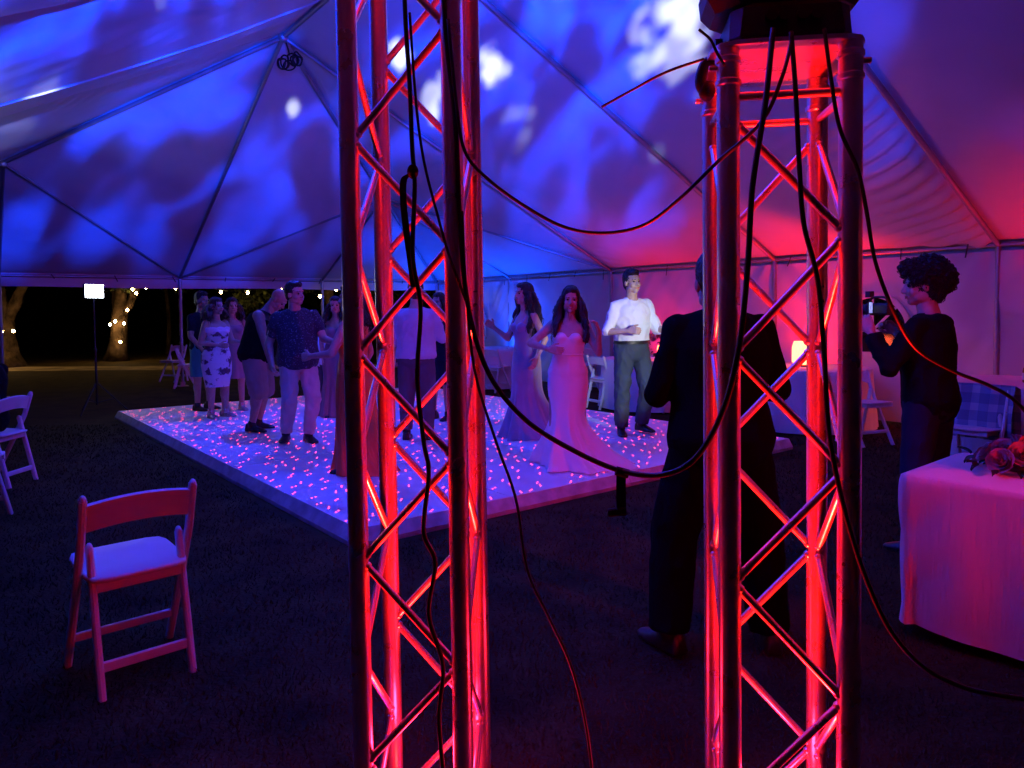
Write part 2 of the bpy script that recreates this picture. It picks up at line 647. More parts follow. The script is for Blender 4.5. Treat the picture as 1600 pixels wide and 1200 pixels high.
def bay_fn(a0, a1, sd, w0, w1):
    def fn(u, v):
        s = v                       # 0 eave, 1 ridge
        a = a0 + (a1 - a0) * u
        b = sd * HW * (1 - s)
        z = EV + RISE * s + TH
        z -= (0.11 if sd > 0 else .2) * math.sin(PI * u) ** 0.8 * math.sin(PI * min(1, s * 1.0)) ** .6
        z += (0.022 if sd > 0 else .05) * noise.noise(Vector((a * 1.6 + b * .7, b * .5, sd))) * min(1, 8 * s * (1 - s)) * min(1, 9 * u * (1 - u))
        z += (.008 if sd > 0 else .018) * (abs(noise.noise(Vector((a * 3.1 - b * 1.4, b * .9, sd + 3)))) - .2) * min(1, 8 * s * (1 - s)) * min(1, 9 * u * (1 - u))
        k = max(0, 1 - s * 1.0)
        z += fold(abs(a - a0), s, 30, w0[0], w0[1] * (0.35 + k), 1 + sd, 2.2)
        z += fold(abs(a - a1), s, 30, w1[0], w1[1] * (0.35 + k), 2 + sd, 2.2)
        return T(a, b, z)
    return fn


def hip_fn(q0, q1, flip=False):
    def fn(u, v):
        r = v
        q = q0 + (q1 - q0) * u
        a = RA0 * r
        b = HW * (1 - r) * q
        z = EV + RISE * r + TH
        z -= 0.10 * math.sin(PI * u) * math.sin(PI * min(1, r)) ** .6 * (1 - r)
        z += .03 * noise.noise(Vector((a * 1.3 + b, b * .6, 5))) * min(1, 8 * r * (1 - r)) * min(1, 9 * u * (1 - u)) + .012 * (abs(noise.noise(Vector((a * 2.6, b * 2.6, 8)))) - .2) * min(1, 9 * u * (1 - u)) * min(1, 8 * r * (1 - r))
        dq = min(abs(q - 1), abs(q + 1)) * HW * (1 - r)
        z += fold(dq * .8, r, 34, .5, .03 * (1.1 - r), 7, 1.5)
        if flip:
            a = TL - a
        return T(a, b, z)
    return fn


def tri_fn(sd, flip=False):
    def fn(u, v):
        r = v
        a = RA0 * (r + (1 - r) * u)
        b = sd * HW * (1 - r)
        z = EV + RISE * r + TH
        z -= 0.10 * math.sin(PI * u) * math.sin(PI * min(1, r)) ** .6 * (1 - r)
        z += .025 * noise.noise(Vector((a * 1.3 + b, b * .6, 9))) * min(1, 8 * r * (1 - r)) * min(1, 9 * u * (1 - u))
        d1 = abs(RA0 - a)
        z += fold(d1, r, 34, .45, .035 * (1.15 - r), 4 + sd, 2.0)
        d0 = (a - RA0 * r) * .7
        z += fold(d0, r, 30, .4, .03 * (1.1 - r), 6 + sd, 2.0)
        if flip:
            a = TL - a
        return T(a, b, z)
    return fn


def roof(fn, nu=44, nv=200):
    MB().grid(fn, nu, nv).build('roof_panel', M['vinyl'], tent, sharp=0)


roof(hip_fn(-1, 0)); roof(hip_fn(0, 1))
roof(tri_fn(1)); roof(tri_fn(-1))
nw = (.3, .006)
for sd in (1, -1):
    for i in range(2, 6):
        w0 = w1 = nw
        if sd == 1 and i == 2: w0 = (.4, .02)
        if sd == 1 and i == 3: w1 = (.62, .14)
        if sd == 1 and i == 4: w0 = (.25, .012)
        roof(bay_fn(AT[i], AT[i + 1], sd, w0, w1))
for q in ((-1, 0), (0, 1)):
    roof(hip_fn(*q, flip=True), 20, 40)
roof(tri_fn(1, True), 20, 40); roof(tri_fn(-1, True), 20, 40)


def ttube(name, p0, p1, r=0.03, m=None):
    return MB().tube([p0, p1], r, 12).build(name, m or M['tentalu'], tent)


RZ = EV + RISE
peak0, peak1 = T(RA0, 0, RZ), T(RA1, 0, RZ)
ttube('ridge_tube', peak0, peak1)
for sd in (1, -1):
    ttube('hip_rafter', peak0, T(0, sd * HW, EV))
    ttube('hip_rafter', peak1, T(TL, sd * HW, EV))
    for i in range(2 if sd == 1 else 4, 7):
        ttube('rafter', T(AT[i], 0, RZ), T(AT[i], sd * HW, EV))
ttube('rafter', peak0, T(0, 0, EV))
ttube('rafter', peak1, T(TL, 0, EV))
# jack rafters and braces at the middle of each near hip
for sd in (1, -1):
    hub = T(RA0 / 2, sd * HW / 2, EV + RISE / 2 - .02)
    ttube('jack_rafter', hub, T(0, sd * HW / 2, EV), .026)
    ttube('jack_rafter', hub, T(AT[1], sd * HW, EV), .026)
    ttube('brace', hub, T(0, 0, EV), .022)
    ttube('brace', hub, T(RA0, sd * HW, EV), .022)
    MB().ell(hub, (.055, .055, .055)).build('hub', M['tentalu'], tent)
MB().ell(peak0, (.07, .07, .07)).build('hub', M['tentalu'], tent)
# welded seam along the left slope near the peak
sp = []
for k in range(41):
    s = k / 40
    q = bay_fn(AT[2], AT[3], -1, nw, nw)(0.42, 1 - s)
    sp.append(q + Vector((0, 0, -.006)))
MB().tube(sp, .014, 6).build('roof_seam', M['vinyl'], tent)
# poles, feet, eave tubes
wallA = [(0, -HW), (0, -HW / 2), (0, 0), (0, HW / 2), (0, HW)]
poles = [(a, b) for a, b in wallA]
poles += [(a, HW) for a in AT[1:]] + [(a, -HW) for a in AT[1:]] + [(TL, 0)]
for a, b in poles:
    o = MB().tube([T(a, b, 0), T(a, b, EV)], .032, 14).build('pole', M['tentalu'], tent)
    f = MB().box((0, 0, .006), (.2, .2, .012)).box((0, 0, .05), (.085, .085, .08)).build('foot_plate', M['tentalu'], o, smooth=False)
    f.location = T(a, b, 0)
for p0, p1 in ((T(0, -HW, EV), T(0, HW, EV)), (T(0, HW, EV), T(TL, HW, EV)), (T(0, -HW, EV), T(TL, -HW, EV)), (T(TL, -HW, EV), T(TL, HW, EV))):
    ttube('eave_tube', p0, p1, .026)


def val_fn(p0, p1, n):
    def fn(u, v):
        p = p0.lerp(p1, u)
        d = (p1 - p0).length * u
        off = 0.05 + 0.02 * v * math.sin(d * 5) * noise.noise(Vector((d, 0, 0)))
        return p + n * off + Vector((0, 0, TH + .01 - v * (0.27 + .01 * math.sin(d * 1.4))))
    return fn


for p0, p1, n in ((T(0, -HW, EV), T(0, HW, EV), Vector((0, 1, 0))), (T(0, HW, EV), T(TL, HW, EV), Vector((1, 0, 0))), (T(0, -HW, EV), T(TL, -HW, EV), Vector((-1, 0, 0)))):
    MB().grid(val_fn(p0, p1, n), 120, 4).build('valance', M['vinyl'], tent)


# side walls of the right-hand long side, with arched windows cut through
WIN = [(1.75, 'a'), (11.25, 'b')]
WR, WC, WBZ = 0.47, 1.20, 0.88


def in_win(a, z, g=0.0):
    for wa, _ in WIN:
        if abs(a - wa) < WR - g and WBZ + g < z <= WC:
            return True
        if z > WC and (a - wa) ** 2 + (z - WC) ** 2 < (WR - g) ** 2:
            return True
    return False


def wall_off(a, z):
    k = 0.03 * noise.noise(Vector((a * 1.1, z * .5, 0))) + 0.03 * noise.noise(Vector((a * 2.2 + z * 1.5, z * .9, 4))) + .02 * abs(noise.noise(Vector((a * 4 - z * 2.5, z * 1.2, 7))))
    # taut creases from the pole tops
    for t in AT:
        d = abs(a - t)
        if d < 1.6:
            k += 0.012 * math.sin(9 * math.atan2(d, EV - z + .15)) * (1 - d / 1.6)
    if any(abs(a - wa) < .62 for wa, _ in WIN):
        k *= .25
    return k * 1.5


for i in range(0, 8):
    a0, a1 = AT[i] + (.0 if i else .05), AT[i + 1] - .004
    nu, nv = int((a1 - a0) / .045), 48
    mb = MB()
    V = []
    for j in range(nv + 1):
        for k in range(nu + 1):
            a = a0 + (a1 - a0) * k / nu
            z = 0.02 + (EV - .09) * j / nv
            V.append(T(a, HW - .04 + .0 - abs(0) + wall_off(a, z) * 1.0 + .02, z))
    Fc = []
    for j in range(nv):
        for k in range(nu):
            am = a0 + (a1 - a0) * (k + .5) / nu
            zm = 0.02 + (EV - .09) * (j + .5) / nv
            if not in_win(am, zm):
                Fc.append((j * (nu + 1) + k, j * (nu + 1) + k + 1, (j + 1) * (nu + 1) + k + 1, (j + 1) * (nu + 1) + k))
    sw = mb.add(V, Fc).build('sidewall', M['sidevinyl'], tent, sharp=0)
    for wa, _ in WIN:
        if a0 < wa < a1:
            bb = HW - .03
            prof = [(wa - WR, WBZ), (wa + WR, WBZ)] + [(wa + WR * math.cos(t * PI / 18), WC + WR * math.sin(t * PI / 18)) for t in range(19)]
            MB().add([T(x, bb + .012, z) for x, z in prof], [tuple(range(len(prof)))]).build('window_pane', M['window'], sw, smooth=False)
            fr = MB()
            outl = [T(x, bb - .01, z) for x, z in prof]
            outl = [outl[0]] + outl[1:] + [outl[0]]
            for q0, q1 in zip(outl[:-1], outl[1:]):
                fr.bar(q0, q1, .075, .012, Vector((0, 0, 1)).cross(q1 - q0) if False else (q1 - q0).cross(Vector((1, 0, 0))))
            fr.build('window_frame', M['sidevinyl'], sw, smooth=False)
            bars = [((wa, WBZ), (wa, WC + WR)), ((wa - WR, WC), (wa + WR, WC))]
            for an in (45, 135):
                bars.append(((wa, WC), (wa + WR * math.cos(math.radians(an)), WC + WR * math.sin(math.radians(an)))))
            for q0, q1 in bars:
                p0, p1 = T(q0[0], bb - .012, q0[1]), T(q1[0], bb - .012, q1[1])
                MB().bar(p0, p1, .035, .01, (p1 - p0).cross(Vector((1, 0, 0)))).build('muntin', M['sidevinyl'], sw, smooth=False)
# tie straps along the eaves
for a in np.arange(0.7, 18, 0.78):
    b = HW - .06
    l = random.uniform(.06, .17)
    x = random.uniform(-.05, .05)
    MB().bar(T(a, b, EV + .03), T(a + x, b - .02, EV - l), .018, .004, (0, 1, 0)).build('tie_strap', M['strapdark'], tent, smooth=False)
for b in np.arange(-5.4, 6, 1.05):
    l = random.uniform(.04, .09)
    MB().bar(T(.05, b, EV + .03), T(.05, b + random.uniform(-.06, .06), EV - l), .02, .004, (1, 0, 0)).build('tie_strap', M['strapdark'], tent, smooth=False)

# bundle of rigging slings under the peak
pk = tworld(RA0 - .05, .05, RZ - .05)
sg = thing('sling_bundle', 'small dark bundle of rigging slings hanging under the tent peak', 'hanging lights', pk)
random.seed(4)
MB().tube(catmull([(0, 0, .02), (.03, 0, -.08), (.05, 0, -.17)], 6), .012, 8).build('hanger', M['black'], sg)
for k in range(8):
    a = k * 0.8
    c = Vector((.05 + .11 * math.cos(a * 2.1), .05 * math.sin(a), -.25 - .05 * math.sin(a * 1.7)))
    ring = [c + Vector((random.uniform(.05, .08) * math.cos(t), .03 * math.sin(t + a), random.uniform(.06, .09) * math.sin(t))) for t in np.linspace(0, 2 * PI, 9)[:-1]]
    MB().tube(catmull(ring + [ring[0]], 4), .011, 6).build('sling', [M['black'], M['velcro']][k % 2], sg)

# ------------------------------------------------------------------ trusses
BR = 0.0254
TS = 0.263                         # spacing of the leg centres
def truss(label, loc, yaw, top, lean):
    t = thing('truss_tower', label, 'truss', loc, yaw)
    t.rotation_euler = (0, lean, yaw)
    h = TS / 2
    cs = {'fl': (-h, -h), 'fr': (h, -h), 'bl': (-h, h), 'br': (h, h)}
    MB().bar((0, -.3, .004), (0, .3, .004), .6, .016, (1, 0, 0), ch=.1).build('base_plate', M['alu'], t, smooth=False)
    for k, (x, y) in cs.items():
        lg = MB().tube([(x, y, .012), (x, y, top)], BR, 28).build('leg', M['alu'], t)
        for z in (top - .025, top - .075):
            MB().lathe([(BR, z - .008), (BR + .0035, z - .005), (BR + .0035, z + .005), (BR, z + .008)], (x, y, 0), 28).build('collar', M['alu'], lg)
        if abs(top - 2.1) < .05:
            MB().tube([(x + math.copysign(.02, x), y, top - .04), (x + math.copysign(.042, x), y, top - .04)], .007, 10).build('coupler_pin', M['alu'], lg)
    zl = [1.945 - .53 * k for k in range(-1, 4)]
    zr = [1.68 - .53 * k for k in range(-1, 4)]
    faces = (('fl', 'fr', zl, zr), ('bl', 'br', zr, zl), ('fl', 'bl', zr, zl), ('fr', 'br', zr, zl))
    for A, B, za, zb in faces:
        pa, pb = Vector((*cs[A], 0)), Vector((*cs[B], 0))
        d = (pb - pa).normalized() * (BR - .004)
        zz = sorted([(z, 0) for z in za] + [(z, 1) for z in zb], reverse=True)
        for (z0, s0), (z1, s1) in zip(zz[:-1], zz[1:]):
            if z0 > top - .09:
                continue
            if z1 < .05:
                continue
            q0 = (pa + d if s0 == 0 else pb - d) + Vector((0, 0, z0 - .014))
            q1 = (pa + d if s1 == 0 else pb - d) + Vector((0, 0, z1 + .014))
            br = MB().tube([q0, q1], .0095, 14).build('brace', M['alu'], t)
            for q in (q0, q1):
                MB().ell(q, (.013, .013, .011), nu=10, nv=6).build('weld_bead', M['alu'], br)
        ztop = top - .105
        MB().tube([pa + d + Vector((0, 0, ztop)), pb - d + Vector((0, 0, ztop))], .0095, 14).build('brace', M['alu'], t)
        MB().tube([pa + d + Vector((0, 0, .1)), pb - d + Vector((0, 0, .1))], .0095, 14).build('brace', M['alu'], t)
    # top plate: a rounded square sheet
    n = 40
    hw = h + BR + .012
    prof = []
    for k in range(n):
        a = 2 * PI * k / n
        c, s = math.cos(a), math.sin(a)
        e = 6.0
        r = hw / ((abs(c) ** e + abs(s) ** e) ** (1 / e))
        prof.append((r * c, r * s))
    MB().loft([[Vector((x, y, top)) for x, y in prof], [Vector((x, y, top + .01)) for x, y in prof]]).build('top_plate', M['alu'], t)
    # uplight standing inside the base
    return t


LT = Vector((-.243, 1.975, -.02))
RT = Vector((.652, 1.80, -.02))
YAW = math.radians(-7.5)
truss('aluminium box truss tower glowing red inside, left one, with a long cable down its middle', LT, YAW, 2.62, math.radians(-.35))
truss('aluminium box truss tower glowing red inside, right one, with the black light fixture on top', RT, YAW, 2.10, math.radians(-.35))


def moving_head(label, base, yaw, pitch, headyaw):
    t = thing('moving_head_light', label, 'stage light', base, yaw)
    # base: chamfered box, deeper at the back
    def rr(hx, hy, ch, z):
        return [Vector(p) for p in ((-hx + ch, -hy, z), (hx - ch, -hy, z), (hx, -hy + ch, z), (hx, hy - ch, z), (hx - ch, hy, z), (-hx + ch, hy, z), (-hx, hy - ch, z), (-hx, -hy + ch, z))]
    MB().loft([rr(.125, .12, .02, .0), rr(.132, .125, .02, .012), rr(.128, .122, .025, .075), rr(.11, .105, .03, .09)]).build('base', M['black'], t, sharp=20)
    for x in (-.045, -.02, .02, .05):
        MB().tube([(x, -.118, .05), (x, -.138, .05)], .0125, 12).build('connector', M['black'], t)
    for s in (-1, 1):
        MB().tube([(s * .125, .02, .04), (s * .146, .02, .04)], .018, 12).build('carry_handle', M['black'], t)
    yk = MB()
    yk.loft([rr(.155, .10, .05, .092), rr(.175, .115, .05, .12), rr(.18, .115, .05, .16), rr(.15, .09, .05, .185)])
    for s in (-1, 1):
        yk.bar((s * .155, 0, .15), (s * .145, 0, .40), .12, .05, (0, 1, 0), ch=.3)
    y = yk.build('yoke', M['black'], t, sharp=25)
    R = Matrix.Rotation(headyaw, 3, 'Z') @ Matrix.Rotation(pitch, 3, 'X')
    c = Vector((0, 0, .36))
    hd = MB().lathe([(.05, -.17), (.085, -.16), (.1, -.1), (.105, 0), (.1, .1), (.085, .15), (.08, .17)], c, 24, R).build('head', M['black'], t)
    MB().lathe([(.001, .171), (.068, .1715), (.068, .173), (.001, .176)], c, 24, R).build('lens', M['lens_blue'], hd)
    return t, c, R


MHB = RT + Vector((.0, .0, 2.112 + .0))
moving_head('black moving stage light standing on the right truss tower', MHB + Vector((-.012, -.02, 0)), YAW, 0.9, .6)
MHL = LT + Vector((.012, 0, 2.633))
moving_head('black moving stage light on top of the left truss tower', MHL, YAW, -1.25, .2)

# coupling clamp hanging at the left of the right truss top
cl = thing('clamp', 'dark clamp hanging beside the top plate of the right truss', 'clamp', RT + Vector((-.182, -.03, 2.02)), YAW)
MB().tube(catmull([(0, 0, .0), (-.018, 0, .03), (-.01, 0, .07), (.012, 0, .085)], 6), .014, 10).build('jaw', M['black'], cl)
MB().ell((-.004, 0, .012), (.02, .02, .024)).build('knob', M['black'], cl)


# ------------------------------------------------------------------ cables
def cable(label, pts, r, name='cable', m='rubber', group=None):
    P = [px(*q) for q in pts]
    c0 = P[0].copy()
    o = MB().tube([q - c0 for q in catmull(P, 10)], r, 10).build(name, M[m], sharp=0)
    o.location = c0
    return tag(o, label, 'cable', group)


cable('thick black cable running down the left truss and swooping low across to the right truss',
      [(692, -60, 1.80), (697, 60, 1.80), (712, 200, 1.80), (718, 330, 1.80), (730, 470, 1.79), (762, 580, 1.77), (820, 655, 1.74), (900, 706, 1.70), (975, 737, 1.66), (1040, 741, 1.62), (1090, 712, 1.59), (1130, 640, 1.57), (1155, 540, 1.56), (1168, 420, 1.56), (1176, 290, 1.56), (1196, 160, 1.57), (1208, 45, 1.60)], .0062)
cable('thin black cable crossing between the two trusses in a high sagging loop',
      [(700, 30, 1.79), (714, 170, 1.79), (728, 240, 1.80), (765, 282, 1.80), (820, 322, 1.79), (880, 354, 1.77), (940, 364, 1.74), (1005, 352, 1.70), (1060, 312, 1.66), (1120, 254, 1.62), (1190, 190, 1.57), (1222, 120, 1.57), (1238, 60, 1.60)], .0042)
cable('thin black cable hanging from the left truss down past the dance floor',
      [(722, 330, 1.80), (728, 450, 1.79), (742, 580, 1.78), (775, 690, 1.77), (806, 780, 1.76), (824, 890, 1.75), (858, 965, 1.74), (892, 1040, 1.73), (915, 1130, 1.72), (928, 1230, 1.71)], .0036)
cable('black cable hanging down the middle of the left truss front',
      [(630, -60, 1.815), (634, 40, 1.815), (640, 130, 1.815), (644, 230, 1.815), (648, 290, 1.815), (645, 400, 1.80), (657, 480, 1.80), (652, 590, 1.80), (662, 690, 1.80), (670, 740, 1.80), (662, 830, 1.80), (680, 880, 1.80), (670, 960, 1.80), (692, 1040, 1.80), (686, 1120, 1.80), (694, 1230, 1.80)], .0058)
cable('second thin cable slanting across the upper left truss',
      [(640, 20, 1.82), (650, 160, 1.82), (662, 250, 1.81), (682, 330, 1.80), (702, 400, 1.79), (728, 470, 1.785)], .0036)
cable('black cable dropping through the right truss front then trailing right across the lawn side',
      [(1236, 50, 1.60), (1243, 140, 1.575), (1249, 260, 1.57), (1256, 350, 1.565), (1278, 440, 1.56), (1288, 560, 1.56), (1296, 680, 1.56), (1318, 790, 1.55), (1348, 890, 1.54), (1388, 980, 1.53), (1440, 1040, 1.52), (1500, 1072, 1.51), (1560, 1086, 1.50), (1660, 1100, 1.49)], .0052)
cable('black cable curving right from the right truss top past the videographer',
      [(1288, 45, 1.60), (1298, 120, 1.575), (1312, 200, 1.57), (1340, 265, 1.57), (1354, 330, 1.58), (1368, 410, 1.60), (1398, 490, 1.62), (1432, 545, 1.64), (1490, 580, 1.66), (1545, 602, 1.67), (1590, 630, 1.68), (1640, 690, 1.70)], .0042)
cable('short stiff wire sticking out left from the right truss top',
      [(940, 167, 1.78), (985, 142, 1.76), (1040, 113, 1.73), (1100, 92, 1.70)], .0032)
cable('short safety wire beside the fixture base on the right truss',
      [(1092, 46, 1.62), (1110, 62, 1.62), (1120, 82, 1.62), (1132, 102, 1.61)], .003)
# hook-and-loop ties
tie = thing('cable_tie', 'black strap tie dangling from the lowest sag of the swooping cable', 'strap', px(972, 738, 1.665))
MB().tube([(-.014, 0, .004), (.014, 0, -.004)], .0105, 12).build('loop', M['velcro'], tie)
MB().grid(lambda u, v: Vector((.011 * (2 * u - 1) - .002, .004 * math.sin(v * 4), -.1 * v)), 4, 14).build('tail', M['velcro'], tie)
MB().bar((.009, 0, -.088), (-.032, .003, -.094), .018, .012, (0, 0, 1)).build('curl', M['velcro'], tie)
tie2 = thing('cable_tie', 'dark strap tie hanging in a loop from the cable inside the left truss', 'strap', px(645, 268, 1.81))
MB().ell((0, 0, 0), (.014, .012, .018)).build('knot', M['velcro'], tie2)
lp = catmull([(-.004, 0, -.005), (-.022, 0, -.02), (-.024, 0, -.07), (-.018, 0, -.14), (-.008, 0, -.22), (-.002, .004, -.28)], 6)
MB().loft([[p + Vector((dx, dy, 0)) for dx, dy in ((-.008, -.002), (.008, -.002), (.008, .002), (-.008, .002))] for p in lp]).build('tail', M['velcro'], tie2)


# ------------------------------------------------------------------ red uplights
def par_can(label, loc, aim, power=None, group='red uplights', size=.09, cone=50, color=(1, .006, .002), lens='lens_red'):
    t = thing('uplight', label, 'uplight', loc, 0, group)
    d = (Vector(aim) - Vector(loc)).normalized()
    q = d.to_track_quat('Z', 'Y').to_matrix()
    c = Vector((0, 0, size * 1.2))
    MB().lathe([(size * .55, -size), (size * .9, -size * .8), (size, 0), (size, size * .55), (size * .9, size * .6)], c, 20, q).build('can', M['black'], t)
    MB().lathe([(.001, size * .60), (size * .82, size * .605), (.001, size * .63)], c, 20, q).build('lens', M[lens], t)
    MB().tube(catmull([(-size * 1.1, 0, c.z), (-size * 1.1, 0, .01), (size * 1.1, 0, .01), (size * 1.1, 0, c.z)], 5), .006, 8).build('bracket', M['black'], t)
    if power:
        l = lamp('uplight_beam', 'SPOT', Vector(loc) + c + d * size * .8, Vector(loc) + c + d * 5, power, color, spot_size=math.radians(cone), spot_blend=1.0, shadow_soft_size=size * .7)
    return t


P_TRUSS = 1050
P_SPILL = 9
for nm, c in (('left', LT), ('right', RT)):
    par_can('red uplight standing inside the foot of the %s truss' % nm, c + Vector((0, 0, .012)), c + Vector((0, 0, 3)), P_TRUSS, size=.06, cone=46)
    lamp('uplight_spill', 'POINT', c + Vector((0, 0, .30)), c + Vector((0, 0, 3)), P_SPILL, (1, .008, .03), shadow_soft_size=.05)
P_BLUE = 4600
P_FLOOR = 900
P_WASH = 360
P_WALL = 210
P_VIDEO = 400
for k, a in enumerate((7.7, 10.45, 14.0, 17.0)):
    lo_ = tworld(a, HW - .42, 0)
    am = tworld(a, HW - .10, 2.3)
    par_can(['red uplight behind the table by the groom', 'red uplight behind the table seen through the right truss', 'red uplight at the side wall behind the videographer', 'red uplight at the side wall beside the right edge'][k], lo_, am, P_WALL * (.75, 1.6, 1.4, 1.2)[k], size=.09, cone=90)
for k, a in enumerate((1.2, 3.6)):
    par_can(['blue uplight in the far corner of the tent', 'blue uplight at the side wall behind the lavender gown'][k], tworld(a, HW - .5, 0), tworld(a, HW - .1, 1.7), P_WALL * 2.2, group='blue uplights', size=.09, cone=120, color=(0, .06, 1), lens='lens_blue')
wl = par_can('red wash light on a tripod stand behind the camera, off to the right', (3.4, .8, 1.62), (.2, 6.0, .55), P_WASH, size=.09, cone=54, color=(1, .010, .03))
MB().tube([(0, 0, .012), (0, 0, -1.3)], .014, 10).build('stand_pole', M['black'], wl)
for k in range(3):
    a = k * 2.094 + .3
    MB().tube([(.015 * math.cos(a), .015 * math.sin(a), -1.0), (.5 * math.cos(a), .5 * math.sin(a), -1.63)], .01, 8).build('stand_leg', M['black'], wl)

# ------------------------------------------------------------------ moving head beams, added floor spot
def gobo(name, loc, target, power, cone, col, blobs, base=(0.42, 0.62), lo=0.03, mid=0.45, scale=4.0, seed=(0, 0, 0), stretch=(1, 1, 1), soft=.05, shutter=None):
    l = lamp(name, 'SPOT', loc, target, power, (1, 1, 1), spot_size=math.radians(cone), spot_blend=.55, shadow_soft_size=soft)
    d = l.data
    d.use_nodes = True
    nt = d.node_tree
    N, L = nt.nodes, nt.links
    em = N['Emission']
    tc = N.new('ShaderNodeTexCoord')
    mp = N.new('ShaderNodeMapping')
    mp.inputs['Location'].default_value = seed
    mp.vector_type = 'TEXTURE'
    mp.inputs['Scale'].default_value = stretch
    mp.inputs['Rotation'].default_value = (0, 0, math.radians(-48))
    L.new(tc.outputs['Normal'], mp.inputs[0])
    nz = N.new('ShaderNodeTexNoise')
    nz.inputs['Scale'].default_value = scale
    nz.inputs['Detail'].default_value = 1.5
    nz.inputs['Roughness'].default_value = .45
    nz.inputs['Distortion'].default_value = .35
    L.new(mp.outputs[0], nz.inputs['Vector'])
    mr = N.new('ShaderNodeMapRange')
    mr.interpolation_type = 'SMOOTHSTEP'
    mr.inputs['From Min'].default_value = base[0]
    mr.inputs['From Max'].default_value = base[1]
    mr.inputs['To Min'].default_value = lo
    mr.inputs['To Max'].default_value = mid
    L.new(nz.outputs['Fac'], mr.inputs['Value'])
    n2 = N.new('ShaderNodeTexNoise')
    n2.inputs['Scale'].default_value = scale * 3.5
    n2.inputs['Detail'].default_value = 3
    L.new(mp.outputs[0], n2.inputs['Vector'])
    acc = None
    R = l.rotation_quaternion.to_matrix()
    for (pt, size, amp) in blobs:
        dl = R.transposed() @ (Vector(pt) - Vector(loc)).normalized()
        dt = N.new('ShaderNodeVectorMath'); dt.operation = 'DISTANCE'
        dt.inputs[1].default_value = dl
        nrm = N.new('ShaderNodeVectorMath'); nrm.operation = 'NORMALIZE'
        L.new(tc.outputs['Normal'], nrm.inputs[0])
        L.new(nrm.outputs[0], dt.inputs[0])
        jit = N.new('ShaderNodeMath'); jit.operation = 'MULTIPLY_ADD'
        jit.inputs[1].default_value = size * 4.4
        L.new(n2.outputs['Fac'], jit.inputs[0])
        jit.inputs[2].default_value = -size * 2.2
        ad = N.new('ShaderNodeMath'); ad.operation = 'ADD'
        L.new(dt.outputs['Value'], ad.inputs[0]); L.new(jit.outputs[0], ad.inputs[1])
        m2 = N.new('ShaderNodeMapRange'); m2.interpolation_type = 'SMOOTHSTEP'
        m2.inputs['From Min'].default_value = size * .55
        m2.inputs['From Max'].default_value = size * 1.25
        m2.inputs['To Min'].default_value = amp
        m2.inputs['To Max'].default_value = 0
        L.new(ad.outputs[0], m2.inputs['Value'])
        sm = N.new('ShaderNodeMath'); sm.operation = 'ADD'
        if acc is not None:
            L.new(acc, sm.inputs[0])
        else:
            sm.inputs[0].default_value = 0
        L.new(m2.outputs[0], sm.inputs[1])
        acc = sm.outputs[0]
    if shutter is not None:
        # framing shutter of the fixture: cuts the beam off below the eaves
        ul = R.transposed() @ Vector((0, 0, 1))
        dp = N.new('ShaderNodeVectorMath'); dp.operation = 'DOT_PRODUCT'
        dp.inputs[1].default_value = ul
        nn = N.new('ShaderNodeVectorMath'); nn.operation = 'NORMALIZE'
        L.new(tc.outputs['Normal'], nn.inputs[0])
        L.new(nn.outputs[0], dp.inputs[0])
        sh = N.new('ShaderNodeMapRange'); sh.interpolation_type = 'SMOOTHSTEP'
        sh.inputs['From Min'].default_value = shutter - .02
        sh.inputs['From Max'].default_value = shutter + .03
        L.new(dp.outputs['Value'], sh.inputs['Value'])
        mm = N.new('ShaderNodeMath'); mm.operation = 'MULTIPLY'
        L.new(mr.outputs[0], mm.inputs[0]); L.new(sh.outputs[0], mm.inputs[1])
        mr = mm
    if acc is None:
        L.new(mr.outputs[0], em.inputs['Strength'])
        em.inputs['Color'].default_value = (*col, 1)
        return l
    tot = N.new('ShaderNodeMath'); tot.operation = 'ADD'
    L.new(acc, tot.inputs[0]); L.new(mr.outputs[0], tot.inputs[1])
    L.new(tot.outputs[0], em.inputs['Strength'])
    cr = N.new('ShaderNodeMapRange')
    cr.inputs['From Min'].default_value = 0.0
    cr.inputs['From Max'].default_value = 1.2
    L.new(acc, cr.inputs['Value'])
    mc = N.new('ShaderNodeMix'); mc.data_type = 'RGBA'
    L.new(cr.outputs[0], mc.inputs[0])
    mc.inputs[6].default_value = (*col, 1)
    mc.inputs[7].default_value = (0.6, 0.66, 1.0, 1)
    L.new(mc.outputs[2], em.inputs['Color'])
    return l


def roof_hit(x, y):
    """photo pixel -> point on the tent roof"""
    o = cam.matrix_world.translation
    v = (px(x, y, 10) - o).normalized()
    Ri = Matrix.Rotation(-TA, 3, 'Z')
    k = 1.0
    while k < 30:
        q = o + v * k
        l = Ri @ (q - TO)
        a, b = -l.y, l.x
        h = EV + RISE * min(a / RA0, (TL - a) / RA0, (HW - abs(b)) / HW, 1)
        if q.z > h:
            return q
        k += .03
    return o + v * 20


